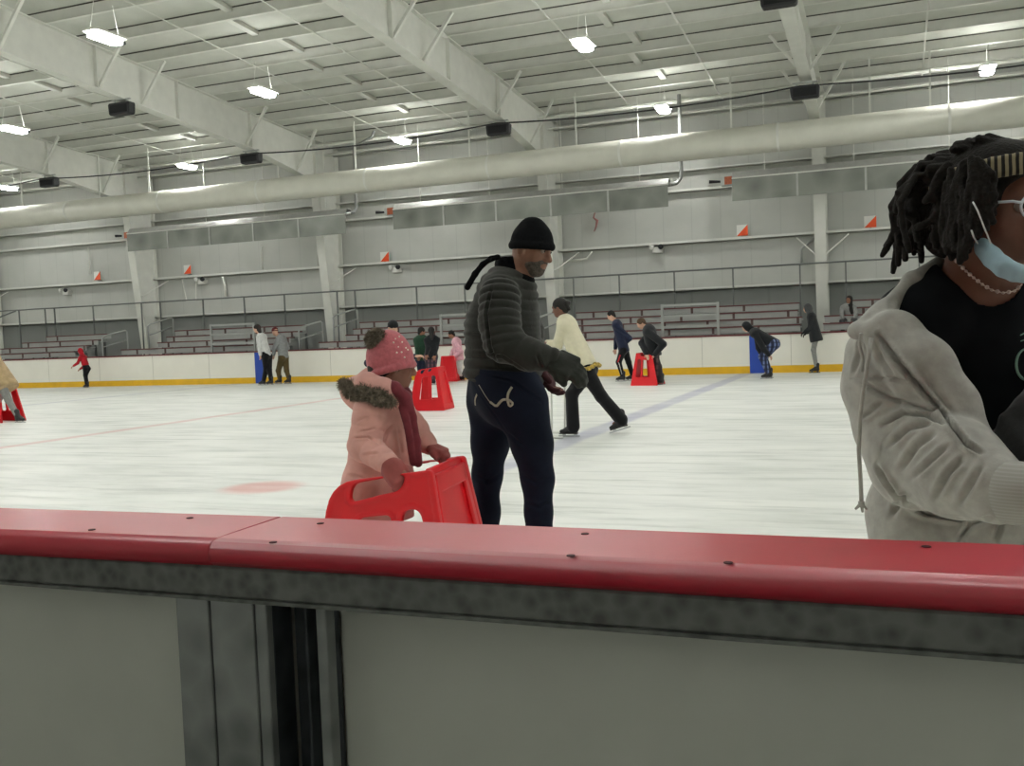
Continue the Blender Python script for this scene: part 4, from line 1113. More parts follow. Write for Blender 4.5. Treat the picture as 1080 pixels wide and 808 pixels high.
def red_frame(label, loc, rz, scale=1.0, L=0.746, Wd=0.44, Hh=0.86, TL=0.12):
    r = root('skating_frame', tuple(loc), label, 'skating aid', 'red plastic skating frames', rz)
    r.scale = (scale,)*3
    # side plate profile (x forward)
    F0 = L-0.146         # front top corner
    prof = rounded([(0.0, 0.0), (F0-0.445, 0.805), (F0, 0.86), (L, 0.0)], [0.02, 0.11, 0.02, 0.03])
    hsl = rounded([(F0-0.365, 0.722), (F0-0.352, 0.80), (F0-0.11, 0.842), (F0-0.135, 0.775), (F0-0.20, 0.762)], 0.035)
    w1 = rounded([(F0-0.38, 0.22), (F0-0.325, 0.66), (F0-0.176, 0.675), (F0-0.176, 0.22)], [0.03, 0.03, 0.03, 0.03])
    w2 = rounded([(F0-0.125, 0.22), (F0-0.132, 0.695), (F0-0.045, 0.70), (F0+0.01, 0.22)], [0.04, 0.05, 0.06, 0.05])
    s = Hh/0.86
    sc_ = lambda pl_: [(x, z*s) for x, z in pl_]
    me = plate_with_holes(prof, [sc_(hsl), sc_(w1), sc_(w2)], 0.03)
    for sgn in (-1, 1):
        o_ = bpy.data.objects.new('side_panel', me); COL.objects.link(o_); o_.parent = r
        o_.location = (0, sgn*(Wd/2-0.012+Hh*math.tan(TL)), 0); o_.rotation_euler = (sgn*TL, 0, 0)
    # front panel with a raised inset
    ang = math.atan2(0.078, Hh)
    fx = lambda z: L-0.012-0.146*z/Hh
    b = MB((0, 0, 0)); t = 0.03
    def quad_prism(y0b, y1b, y0t, y1t, z0, z1, d0, d1):
        vs = []
        for d in (d0, d1):
            for (y, z) in ((y0b, z0), (y1b, z0), (y1t, z1), (y0t, z1)): vs.append(b.bm.verts.new((fx(z)+d, y, z)))
        for f in ((0, 1, 2, 3), (7, 6, 5, 4), (0, 4, 5, 1), (1, 5, 6, 2), (2, 6, 7, 3), (3, 7, 4, 0)): b.bm.faces.new([vs[i] for i in f])
    w0, w1_ = Wd/2+Hh*math.tan(TL), Wd/2+0.0
    quad_prism(-w0+0.02, w0-0.02, -w1_+0.02, w1_-0.02, 0.0, Hh-0.005, -0.03, -0.006)
    fp = b.build('front_panel', M_RED, None, bevel=0.012, seg=3); fp.parent = r; fp.location = (0, 0, 0)
    b = MB((0, 0, 0))
    quad_prism(-w0+0.03, -w0+0.085, -w1_+0.03, -w1_+0.08, 0.02, Hh-0.03, -0.008, 0.012)
    quad_prism(w0-0.085, w0-0.03, w1_-0.08, w1_-0.03, 0.02, Hh-0.03, -0.008, 0.012)
    quad_prism(-w1_+0.03, w1_-0.03, -w1_+0.03, w1_-0.03, Hh-0.11, Hh-0.03, -0.008, 0.012)
    quad_prism(-w0+0.03, w0-0.03, -w0+0.035, w0-0.035, 0.02, 0.12, -0.008, 0.012)
    rb = b.build('raised_border', M_RED, None, bevel=0.008, seg=2); rb.parent = fp; rb.location = (0, 0, 0)
    return r
# near frame: near front top corner seen at (455,494), far front top corner at (491,479)
ca = onz(455.5, 494, 0.86); cb = onz(491, 479, 0.86)
dirv = nrm((cb-ca)*np.array([1, 1, 0])); rz = math.atan2(dirv[1], dirv[0]) - PI/2
mid = (ca+cb)/2; fwd2 = np.array([math.cos(rz), math.sin(rz), 0])
loc = mid - fwd2*(0.60); loc[2] = 0
print('near frame', ca, cb, np.linalg.norm(cb-ca), math.degrees(rz), loc)
NF = red_frame('large red skating frame pushed by the girl in the pink coat', loc, rz, 1.0, Wd=float(np.linalg.norm(cb-ca)))
def frame_at(label, px, py, rz, scale, **k):   # px,py: where the middle of its base stands on the ice
    g0 = onz(px, py, 0); return red_frame(label, g0-np.array([math.cos(rz), math.sin(rz), 0])*0.36*scale*1.0, rz, scale, **k)
frame_at('red skating frame standing empty on the ice right of the pink hat', 455, 432, 0.12, 0.95)
g_c = at(469, 390, 26.9); red_frame('far red skating frame next to the pale pink jacket', (g_c[0]+0.1, 27.2, 0), -1.35, 0.9, Wd=0.42)
g_d = at(683.5, 390, 23.3); red_frame('red skating frame under the hands of the brown haired kid in black', (g_d[0]+0.33, 23.25, 0), PI-0.12, 0.92, Wd=0.40)
frame_at('red skating frame cut by the left edge, in front of the tan coat', 1, 445, PI+0.05, 0.95)

# ================================================================== the man in the black beanie
Ym = 4.35
def m_(x, y, dy=0.0): return at(x, y, Ym+dy)
C_QUILT = cloth('charcoal_quilted_jacket', '#292a26', 0.14, 0.5, 14, 0.008)
C_JEAN = mat('dark_blue_jeans', '#151a28', 0.9, var=0.3, scale=5, bump=0.4, bscale=30, bdist=0.004, spec=0.15)
C_KNITB = mat('black_knit', '#0e0f11', 0.95, var=0.3, scale=80, bump=0.6, bscale=130, bdist=0.004, spec=0.1)
C_GLOVE = cloth('charcoal_knit_glove', '#242621', 0.15, 0.7, 30, 0.005)
base = m_(540, 640); base[2] = 0
MAN = root('person', tuple(base), 'man in a black beanie, charcoal quilted jacket and dark jeans, looking down', 'person')
hc = m_(560.5, 262.5); ff = nrm((0.93, -0.16, -0.33)); uu = nrm((0.3, 0.0, 1))
B = Solid()
nk = m_(543, 296); shn = m_(527, 312, -0.17); shf = m_(538, 310, 0.2); shm = m_(533, 312)
hpm = m_(534, 408); hpn = m_(545, 425, -0.10); hpf = m_(526, 425, 0.10)
p_, ax_ = head(B, hc, ff, 1.0, up=uu, neck=nk)
B.cone(nk, shm, 0.065, 0.09, 0.04); B.cone(shn, shf, 0.06, 0.06, 0.04)
B.chain([shm, m_(530, 360), hpm], [0.13, 0.125, 0.12], 0.05)
eln = m_(531, 361, -0.24); wrn = m_(583, 380, -0.2)
elf = m_(556, 362, 0.22); wrf = m_(572, 385, 0.1)
B.chain([shn, eln, wrn], [0.055, 0.042, 0.03], 0.02); B.chain([shf, elf, wrf], [0.055, 0.042, 0.03], 0.02)
hand(B, wrn, m_(612, 392, -0.2)-wrn, (0.2, 0.5, -0.8), 1.05, 0.35, thumb=-1)
hand(B, wrf, (0.3, -0.1, -0.9), (1, 0, 0), 1.05, 0.4)
kn = m_(568, 540, -0.06); anB = m_(572, 636, -0.05); kf = m_(513, 540, 0.08); af = m_(514, 632, 0.12)
anB[2] = af[2] = 0.14
B.chain([hpn, m_(561, 468, -0.08), m_(567, 505, -0.07), kn, anB], [0.08, 0.06, 0.045, 0.04, 0.035], 0.02); B.chain([hpf, m_(517, 468, 0.09), kf, af], [0.07, 0.05, 0.04, 0.035], 0.03)
for a in (anB, af): B.cone(a, a+np.array([0.1, -0.02, -0.05]), 0.04, 0.03, 0.02)
B.build('body', mat('man_skin', '#7b5542', 0.5, var=0.14, scale=25, bump=0.2, bscale=200, bdist=0.001), MAN, h=0.005)
eyes(MAN, p_, ax_, 1.0)
# short beard
S = Solid()
S.ell(p_(0.025, 0, -0.052), np.array([0.074, 0.062, 0.066])*1.0, ax_, 0.01)
S.ell(p_(0.055, 0, -0.092), np.array([0.036, 0.038, 0.028])*1.0, ax_, 0.02)
S.plane(p_(0.03, 0, -0.060), nrm(ax_[2]*1.0-ax_[0]*0.5))
S.ell(p_(0.088, 0, -0.06), np.array([0.03, 0.027, 0.012])*1.0, ax_, 0.004, op='cut')
S.build('beard', mat('grey_black_beard', '#4d463f', 0.95, var=0.5, scale=90, bump=0.8, bscale=160, bdist=0.003), MAN, h=0.004)
S = Solid()
bc = m_(561, 257.5); bx = nrm((1, 0, -0.10)); bz = np.array([bx[2]*-1, 0, bx[0]]); by = np.array([0, 1.0, 0])
S.ell(bc, (0.103, 0.094, 0.116), (bx, by, bz), 0.02); S.ell(bc+bz*0.09-bx*0.003, (0.045, 0.045, 0.032), (bx, by, bz), 0.03)
S.plane(bc-bz*0.022, -bz)
S.chain([bc+bx*0.094*math.cos(t)+by*0.088*math.sin(t)-bz*0.010 for t in np.linspace(0, 2*PI, 25)], [0.0145]*25, 0.012)
S.build('beanie', C_KNITB, MAN, h=0.005)
S = Solid()    # dark collar and the loose strap behind the neck
S.chain([m_(533, 279, 0.02), m_(539, 290, 0.0)], [0.05, 0.07], 0.03)
S.cone(m_(538, 281), m_(545, 298), 0.070, 0.086, 0.02); S.plane(p_(0, 0, -0.035), nrm(ax_[2]*1.0-ax_[0]*0.35))
S.build('collar', C_KNITB, MAN, h=0.006)
S = Solid(); S.chain([m_(525, 271, -0.07), m_(518, 273, -0.10), m_(509, 279, -0.10), m_(501, 289, -0.09), m_(493, 303, -0.06)], [0.013, 0.013, 0.013, 0.014, 0.015], 0.01, flat=((0, 1, 0), 1.0))
S.build('neck_strap', C_KNITB, MAN, h=0.0045)
# jacket with horizontal quilting
S = Solid()
S.chain([m_(535, 312), m_(530, 345), m_(531, 398)], [0.138, 0.162, 0.186], 0.05, flat=((0, 1, 0), 1.0), quilt=(0.047, 0.012))
S.cone(m_(527, 306, -0.12), m_(538, 305, 0.16), 0.085, 0.085, 0.05)
S.cone(m_(538, 299), m_(532, 312), 0.078, 0.115, 0.04)
S.plane(m_(530, 404), nrm((-0.22, 0, -0.97)))
S.chain([m_(527, 314, -0.18), m_(527, 340, -0.22), eln], [0.086, 0.085, 0.080], 0.02, quilt=(0.040, 0.013))
S.chain([eln, m_(558, 374, -0.24), wrn+(eln-wrn)*0.05], [0.078, 0.066, 0.052], 0.03, quilt=(0.046, 0.006))
S.chain([m_(542, 312, 0.17), m_(556, 350, 0.24), elf, wrf], [0.08, 0.075, 0.07, 0.05], 0.03, quilt=(0.046, 0.006))
MJ = S.build('quilted_jacket', C_QUILT, MAN, h=0.005, post=creases([([(520, 300), (513, 330), (517, 365), (528, 392)], 1.2, 0.009), ([(500, 372), (530, 375), (560, 395)], 1.0, 0.008), ([(492, 352), (510, 352)], 1.0, 0.006), ([(566, 374), (572, 388)], 1.5, 0.01)]))
S = Solid()
hand(S, wrn-nrm(m_(612, 392, -0.2)-wrn)*0.0, m_(614, 394, -0.2)-wrn, (0.2, 0.5, -0.8), 1.12, 0.3, 1.5, thumb=-1, k=0.012); S.cone(wrn+(eln-wrn)*0.12, wrn, 0.05, 0.045, 0.02)
S.build('glove', C_GLOVE, MAN, h=0.0045)
S = Solid(); hand(S, wrf, (0.3, -0.1, -0.9), (1, 0, 0), 1.12, 0.4, 1.35)
S.build('glove', mat('dark_red_glove', '#3a1519', 0.9), MAN, h=0.005)
S = Solid()
S.cone(m_(531, 400, -0.06), m_(531, 400, 0.06), 0.15, 0.15, 0.02)
S.cone(m_(540, 420, -0.07), m_(526, 414, 0.06), 0.155, 0.150, 0.06)
S.chain([m_(551, 428, -0.08), m_(561, 468, -0.08), m_(567, 505, -0.07), kn, m_(570, 590, -0.06), anB], [0.125, 0.096, 0.075, 0.063, 0.066, 0.075], 0.03)
S.chain([m_(517, 428, 0.08), m_(517, 468, 0.09), m_(514, 500, 0.1), kf, m_(513, 590, 0.11), af], [0.112, 0.086, 0.068, 0.06, 0.064, 0.072], 0.05)
S.plane(m_(530, 388), nrm((0.1, 0, 1)))
S.plane((0, 0, 0.15), (0, 0, -1))
MJE = S.build('jeans', C_JEAN, MAN, h=0.005, post=creases([([(497, 400), (508, 418), (522, 438), (535, 457)], 0.8, 0.004), ([(535, 457), (545, 465), (552, 470)], 1.5, 0.006), ([(549, 500), (565, 510), (580, 505)], 2.0, 0.006), ([(553, 530), (568, 536), (582, 530)], 2.0, 0.006), ([(500, 500), (515, 508), (528, 500)], 1.8, 0.006), ([(505, 395), (540, 402), (572, 425)], 1.2, 0.006)]))
skate(MAN, anB, anB+np.array([1, -0.15, 0]), 1.08); skate(MAN, af, af+np.array([1, -0.1, 0]), 1.08)
def on_surface(ob, px, lift=0.002, extra=None):
    dg = bpy.context.evaluated_depsgraph_get(); bvh = BVHTree.FromObject(ob, dg)
    o3 = Vector(ob.parent.location) if ob.parent else Vector(ob.location)
    out = []
    for x, y in px:
        d = Vector(nrm(ray(x, y))); h_, n_, i_, t_ = bvh.ray_cast(Vector(CAM)-o3, d)
        if h_ is None: continue
        out.append(h_+o3+n_*lift)
    return out
def dense(pl_, n=6):
    out = []
    for (a, b), (c, d) in zip(pl_, pl_[1:]):
        for i in range(n): out.append((a+(c-a)*i/n, b+(d-b)*i/n))
    out.append(pl_[-1]); return out
def smoothpl(pl_, it=2):
    for _ in range(it):
        q_ = [pl_[0]]
        for a, b in zip(pl_, pl_[1:]): q_ += [(a[0]*.75+b[0]*.25, a[1]*.75+b[1]*.25), (a[0]*.25+b[0]*.75, a[1]*.25+b[1]*.75)]
        q_.append(pl_[-1]); pl_ = q_
    return pl_
M_STITCH = mat('pale_stitch', '#a39f8e', 0.8)
bpy.context.view_layer.update()
for pl_, w_ in (([(505, 406), (514, 421), (520, 427)], 0.0022), ([(517, 424), (523.5, 429.0), (526.5, 425), (530, 421.5), (533.8, 421.5)], 0.0062), ([(540, 408.3), (537.5, 412), (535.6, 416), (535.2, 422), (537.2, 429), (541.2, 426), (538, 423), (535.4, 421.4)], 0.0062), ([(503, 416), (501, 421), (501.5, 427)], 0.005)):
    pts = on_surface(MJE, dense(smoothpl(pl_, 1), 3), -0.001)
    if len(pts) > 2: MB(MAN.location).tube(pts, w_, 8).build('pocket_stitching', M_STITCH, MJE, smooth=True)

# ================================================================== the girl in pink
Yg = 3.80
def g_(x, y, dy=0.0): return at(x, y, Yg+dy)
C_PINK = cloth('dusty_pink_coat', '#d09c93', 0.10, 0.5, 12, 0.01)
C_KPINK = mat('pink_knit_hat', '#b35f66', 0.95, var=0.15, scale=60, bump=0.7, bscale=90, bdist=0.004, sheen=0.2)
C_SCARF = cloth('maroon_scarf', '#74323a', 0.15, 0.6, 30)
C_MITT = cloth('rose_mitten', '#97524f', 0.12, 0.5, 20)
C_FUR = mat('brown_grey_fur', '#7c7263', 1.0, var=0.55, scale=55, bump=1.0, bscale=80, bdist=0.02)
base = g_(405, 640); base[2] = 0
GIRL = root('child', tuple(base), 'child in a pink pompom hat and dusty pink coat with a fur hood', 'person')
hg = g_(413.5, 386, 0.0); fg = nrm((0.72, 0.66, -0.12)); ug = nrm((0.10, 0.05, 1))
qg = 0.93
B = Solid()
nkg = g_(408, 414); 
p_, ax_ = head(B, hg, fg, qg, up=ug, neck=nkg)
sng, sfg = g_(392, 436, -0.12), g_(418, 432, 0.13)
B.cone(nkg, g_(404, 432), 0.05, 0.08, 0.03); B.cone(sng, sfg, 0.05, 0.05, 0.03)
hipg = g_(397, 520, 0.02)
B.chain([g_(404, 440), hipg], [0.10, 0.105], 0.04)
eg, wg = g_(384, 470, -0.16), g_(412, 491, -0.25)
ef, wf = g_(436, 452, 0.19), g_(453, 471, 0.20)
B.chain([sng, eg, wg], [0.045, 0.035, 0.026], 0.02); B.chain([sfg, ef, wf], [0.045, 0.035, 0.026], 0.02)
kg1, ag1 = g_(398, 580, -0.08), g_(393, 640, -0.08); kg2, ag2 = g_(405, 580, 0.1), g_(408, 640, 0.1); ag1[2] = ag2[2] = 0.125
B.chain([hipg+np.array([0, -0.08, 0]), kg1, ag1], [0.07, 0.048, 0.035], 0.03); B.chain([hipg+np.array([0, 0.08, 0]), kg2, ag2], [0.07, 0.048, 0.035], 0.03)
for a in (ag1, ag2): B.cone(a, a+np.array([0.08, 0.0, -0.05]), 0.035, 0.028, 0.02)
hand(B, wg, (0.75, 0.1, -0.75), (-0.5, 0.6, -0.5), 0.72, 0.8, thumb=1); hand(B, wf, (0.9, 0, -0.35), (0, 0, -1), 0.72, 0.8, thumb=-1)
B.build('body', mat('girl_skin', '#8a5d4c', 0.5, var=0.1, scale=25), GIRL, h=0.0045)
eyes(GIRL, p_, ax_, qg)
S = Solid(); S.ell(p_(-0.012, 0, 0.01), np.array([0.088, 0.078, 0.09])*qg, ax_, 0.01); S.cone(p_(-0.06, 0, -0.02), p_(-0.06, 0, -0.06), 0.05, 0.045, 0.03)
S.ell(p_(0.11, 0, -0.03), np.array([0.105, 0.09, 0.12])*qg, ax_, 0.01, op='cut')
S.build('hair', HAIRB, GIRL, h=0.0045)
# knit hat
S = Solid()
hatc = g_(410.5, 374.5); tl = nrm(g_(404, 350)-g_(413, 398)); hx = nrm(np.cross((0, 1, 0), tl))
S.ell(hatc, (0.097, 0.097, 0.112), (hx, (0, 1, 0), tl), 0.02)
S.ell(hatc-tl*0.03, (0.099, 0.097, 0.09), (hx, (0, 1, 0), tl), 0.03)
S.plane(hatc-tl*0.078+hx*0.0, nrm(-tl+hx*0.10))
S.chain([hatc-tl*(0.068)+hx*0.097*math.cos(t)+np.array([0, 0.095, 0])*math.sin(t)+tl*-0.010*math.cos(t)*-1 for t in np.linspace(0, 2*PI, 25)], [0.012]*25, 0.012)
HAT = S.build('knit_hat', C_KPINK, GIRL, h=0.0045)
bpy.context.view_layer.update()
M_PEARL = mat('pearl_bead', '#f4e6d8', 0.15, spec=0.8, coat=0.5)
for x, y in ((421, 355.5), (417, 357.5), (424, 361), (420, 366), (428, 367), (415, 361.5), (423.5, 371.5), (430, 369), (426.5, 377), (431, 360), (418.5, 372)):
    pt = on_surface(HAT, [(x, y)], 0.001)
    if pt:
        b = MB(GIRL.location); bmesh.ops.create_icosphere(b.bm, subdivisions=2, radius=0.0042 if (x*7) % 3 else 0.003)
        for v in b.bm.verts: v.co += pt[0]-b.o
        b.build('pearl', M_PEARL, HAT, smooth=True)
def furry(name, pts, rad, material, par, h=0.006, n=600, ln=0.022, rr=0.0018, seed=1, droop=0.2):
    S = Solid(); S.chain(pts, rad, 0.02); V, Q = S.net(h)
    N = normals(V, Q); rng = np.random.RandomState(seed)
    V = V + N*(rng.rand(len(V))[:, None]*0.004)
    o_ = mesh_from(name, V, Q, material, par)
    bm = bmesh.new(); bm.from_mesh(o_.data); ol = np.array(par.location)
    for i in rng.randint(0, len(V), n):
        a = Vector(V[i]-ol); d = Vector(nrm(N[i]+rng.randn(3)*0.45-ZU*droop)); s_ = d.orthogonal().normalized()*rr*1.6; t_ = d.cross(s_).normalized()*rr*1.6
        tip = bm.verts.new(a+d*ln*(0.6+0.7*rng.rand())); vs = [bm.verts.new(a+s_), bm.verts.new(a-s_*0.5+t_*0.87), bm.verts.new(a-s_*0.5-t_*0.87)]
        for j in range(3): bm.faces.new((vs[j], vs[(j+1) % 3], tip))
    bm.to_mesh(o_.data); bm.free()
    return o_
furry('pompom', [g_(396, 359, -0.06), g_(397, 357.5, -0.06)], [0.036, 0.036], C_FUR, GIRL, 0.005, 1600, 0.018, 0.0012, 3, 0.0)
# coat
S = Solid()
S.chain([g_(403, 434), g_(403, 470), g_(399, 515), g_(398, 545)], [0.118, 0.128, 0.150, 0.158], 0.05, quilt=(0.085, 0.006))
S.cone(g_(393, 434, -0.10), g_(416, 432, 0.11), 0.078, 0.07, 0.05)
S.cone(g_(405, 418), g_(402, 440), 0.08, 0.11, 0.05)
S.plane(g_(398, 546), (0, 0, -1))
S.chain([g_(391, 437, -0.13), eg, wg+(eg-wg)*0.14], [0.074, 0.064, 0.046], 0.02, quilt=(0.06, 0.005))
S.chain([sfg, ef, wf+(ef-wf)*0.1], [0.07, 0.06, 0.042], 0.02, quilt=(0.06, 0.005))
GC = S.build('coat', C_PINK, GIRL, h=0.0045, post=creases([([(372, 462), (388, 461), (400, 468)], 1.1, 0.008), ([(383, 480), (398, 478)], 1.3, 0.006), ([(403, 470), (408, 455), (414, 448)], 1.4, 0.009), ([(376, 444), (388, 440)], 1.5, 0.006), ([(420, 450), (424, 480)], 1.5, 0.006), ([(364, 500), (385, 505)], 1.5, 0.006), ([(380, 455), (395, 452)], 1.0, 0.006)]))
S = Solid()   # hood rolled on the back
S.chain([g_(372, 412, -0.02), g_(388, 406, -0.11), g_(405, 411, -0.12), g_(419, 425, -0.09)], [0.05, 0.05, 0.045, 0.03], 0.03)
S.chain([g_(372, 412, -0.02), g_(392, 400, 0.08), g_(415, 405, 0.11)], [0.05, 0.05, 0.04], 0.03)
S.chain([g_(385, 418, 0.0), g_(395, 425, -0.03)], [0.08, 0.09], 0.04)
S.build('coat_hood', C_PINK, GIRL, h=0.005)
furry('fur_trim', [g_(362, 405, -0.03), g_(372, 411, -0.09), g_(385, 415, -0.15), g_(400, 419, -0.17), g_(414, 425, -0.15)], [0.018, 0.03, 0.032, 0.027, 0.014], C_FUR, GIRL, 0.006, 3800, 0.018, 0.0011, 5, 0.15)
S = Solid()
S.chain([g_(402, 404, -0.10), g_(416, 410, -0.11), g_(427, 420, -0.09), g_(432, 434, -0.085)], [0.026, 0.03, 0.028, 0.022], 0.015)
S.chain([g_(402, 404, -0.10), g_(404, 402, 0.06), g_(420, 405, 0.08), g_(430, 416, 0.0)], [0.026, 0.03, 0.028, 0.022], 0.015)
S.chain([g_(428, 420, -0.08), g_(434, 440, -0.09), g_(438.5, 465, -0.10), g_(441, 488, -0.11)], [0.024, 0.023, 0.022, 0.021], 0.01, flat=((0, 1, 0), 0.5))
S.chain([g_(423, 424, -0.10), g_(430, 450, -0.115), g_(435.5, 488, -0.12)], [0.02, 0.018, 0.016], 0.004, flat=((0, 1, 0), 0.5))
S.build('scarf', C_SCARF, GIRL, h=0.004)
S = Solid(); d1 = nrm((0.55, 0.1, -0.85))
hand(S, wg-d1*0.005, d1, (-0.6, 0.5, -0.4), 0.86, 0.7, 1.5, thumb=1, k=0.02); S.cone(wg+(eg-wg)*0.1, wg, 0.04, 0.036, 0.02)
S.build('mitten', C_MITT, GIRL, h=0.004)
S = Solid(); hand(S, wf, (0.9, 0, -0.35), (0, 0, -1), 0.82, 0.7, 1.4, thumb=-1, k=0.016); S.build('mitten', C_MITT, GIRL, h=0.0045)
S = Solid()
S.cone(hipg+np.array([0, -0.05, 0]), hipg+np.array([0, 0.05, 0]), 0.115, 0.115, 0.03)
S.chain([hipg+np.array([0, -0.08, -0.04]), kg1, ag1], [0.09, 0.062, 0.05], 0.03); S.chain([hipg+np.array([0, 0.08, -0.04]), kg2, ag2], [0.09, 0.062, 0.05], 0.03)
S.build('trousers', C_BPANT, GIRL, h=0.007)
skate(GIRL, ag1, ag1+np.array([1, 0.1, 0]), 0.9); skate(GIRL, ag2, ag2+np.array([1, 0.1, 0]), 0.9)
# ================================================================== the woman in the grey hoodie
Yw = 2.2
def w_(x, y, dy=0.0): return at(x, y, Yw+dy)
C_HOOD = mat('heather_grey_fleece', '#a3a29c', 0.95, var=0.13, scale=38, bump=0.35, bscale=70, bdist=0.003, sheen=0.25, spec=0.15)
C_TEE = mat('black_tee', '#0b0e12', 0.9, var=0.2, scale=20, bump=0.2, bscale=60, bdist=0.002, spec=0.2)
base = w_(1040, 560, 0.1); base[2] = 0
WOM = root('person', tuple(base), 'person with black locs, grey hoodie over a black T-shirt, blue mask under the chin', 'person')
q = 1.0; hc = w_(1046, 224, 0.02); fw = nrm((0.77, -0.63, -0.10))
B = Solid(); nk = w_(1034, 300, 0.08)
p_, ax_ = head(B, hc, fw, q, up=nrm((0.05, 0, 1)), neck=nk)
shR = w_(962, 338, 0.03); shL = w_(1120, 330, 0.22); shM = (shR+shL)/2
B.cone(hc-ZU*0.07+np.array([-0.02, 0, 0]), w_(1036, 318, 0.1), 0.058, 0.075, 0.03)
B.cone(shR, shL, 0.06, 0.06, 0.04); hpw = w_(1050, 640, 0.18)
B.chain([shM, w_(1050, 460, 0.15), hpw], [0.125, 0.115, 0.13], 0.05, flat=((0.3, -0.95, 0), 0.75))
elR = w_(950, 482, -0.02); wrR = w_(1086, 520, -0.28); elL = w_(1150, 470, 0.1); wrL = w_(1128, 440, -0.16)
B.chain([shR, elR, wrR], [0.05, 0.042, 0.028], 0.02); B.chain([shL, elL, wrL], [0.05, 0.042, 0.028], 0.02)
hand(B, wrR, (0.95, -0.1, 0.05), (0.1, 0.5, -0.85), 0.98, 0.45, thumb=1); hand(B, wrL, (-0.75, -0.2, -0.4), (0, 0.7, -0.7), 0.98, 0.5, thumb=1)
hR = hpw+np.array([-0.09, -0.02, -0.02]); hL = hpw+np.array([0.09, 0.03, -0.02])
kR = np.array([hR[0]-0.01, hR[1]-0.06, 0.50]); kL = np.array([hL[0]+0.02, hL[1]-0.04, 0.50]); aR = np.array([hR[0], hR[1]+0.05, 0.134]); aL = np.array([hL[0]+0.03, hL[1]+0.1, 0.134])
B.chain([hR, kR, aR], [0.085, 0.055, 0.04], 0.03); B.chain([hL, kL, aL], [0.085, 0.055, 0.04], 0.03)
for a in (aR, aL): B.cone(a, a+np.array([0.05, -0.09, -0.05]), 0.04, 0.03, 0.02)
M_WSKIN = mat('deep_brown_skin', '#6b4434', 0.5, var=0.10, scale=25, bump=0.15, bscale=300, bdist=0.0006)
B.build('body', M_WSKIN, WOM, h=0.0045)
eyes(WOM, p_, ax_, q)
# T-shirt
S = Solid()
S.cone(shR+np.array([0.0, 0.0, 0.0]), shL, 0.078, 0.078, 0.05)
S.cone(w_(985, 308, 0.08), w_(1062, 318, 0.12), 0.055, 0.07, 0.05)
S.chain([w_(1046, 345, 0.13), w_(1052, 460, 0.14), w_(1050, 590, 0.17)], [0.15, 0.145, 0.15], 0.06, flat=((0.3, -0.95, 0), 0.78))
S.ell(w_(1062, 400, 0.03), (0.11, 0.05, 0.08), None, 0.06)
S.cone(nk+np.array([0, 0, -0.005]), nk+ZU*0.2+np.array([0.02, -0.02, 0]), 0.082, 0.088, 0.01, op='cut')
S.chain([shR+np.array([0.03, 0, 0]), shR*0.7+elR*0.3], [0.075, 0.07], 0.03); S.chain([shL, shL*0.65+elL*0.35], [0.08, 0.075], 0.03)
TEE = S.build('t_shirt', C_TEE, WOM, h=0.005)
# hoodie: sleeve, slipped front band, lower body
S = Solid()
S.chain([w_(936, 376, -0.02), w_(938, 405, -0.03), w_(950, 450, -0.04), w_(968, 487, -0.08), w_(1010, 503, -0.18), w_(1052, 519, -0.26)], [0.072, 0.083, 0.086, 0.090, 0.074, 0.058], 0.03)
S.chain([w_(956, 466, -0.05), w_(985, 462, -0.13), w_(1015, 480, -0.19), w_(1040, 500, -0.23)], [0.055, 0.058, 0.056, 0.05], 0.04)
S.chain([w_(926, 340, -0.05), w_(943, 356, -0.10), w_(971, 388, -0.13), w_(999, 430, -0.14), w_(1026, 486, -0.16)], [0.026, 0.052, 0.062, 0.058, 0.048], 0.015, flat=((0, 1, 0), 0.55))
S.chain([w_(990, 277, 0.10), w_(962, 296, 0.02), w_(934, 327, -0.05), w_(909, 346, -0.07)], [0.014, 0.016, 0.018, 0.018], 0.02)
S.chain([w_(903, 349, -0.08), w_(920, 350, -0.10), w_(938, 356, -0.12)], [0.018, 0.020, 0.012], 0.008)
S.chain([w_(912, 370, -0.02), w_(915, 410, -0.03), w_(935, 450, -0.03)], [0.036, 0.040, 0.05], 0.03)
S.chain([w_(953, 540, 0.02), w_(965, 565, 0.0), w_(1000, 600, 0.0)], [0.078, 0.085, 0.1], 0.03)
S.chain([w_(965, 540, 0.04), w_(1040, 560, 0.02), w_(1060, 610, 0.05)], [0.07, 0.085, 0.11], 0.04)
S.chain([w_(960, 500, 0.05), w_(965, 560, 0.05)], [0.07, 0.08], 0.03)
S.chain([w_(1130, 345, 0.2), w_(1150, 470, 0.12), w_(1110, 445, -0.12)], [0.085, 0.08, 0.055], 0.03)
S.chain([w_(1000, 292, 0.22), w_(1060, 300, 0.28), w_(1110, 310, 0.25)], [0.05, 0.07, 0.05], 0.03)
S.box(w_(1040, 800, 0.1), (0.5, 0.4, 0.12), None, 0.01, 0.0, op='cut')
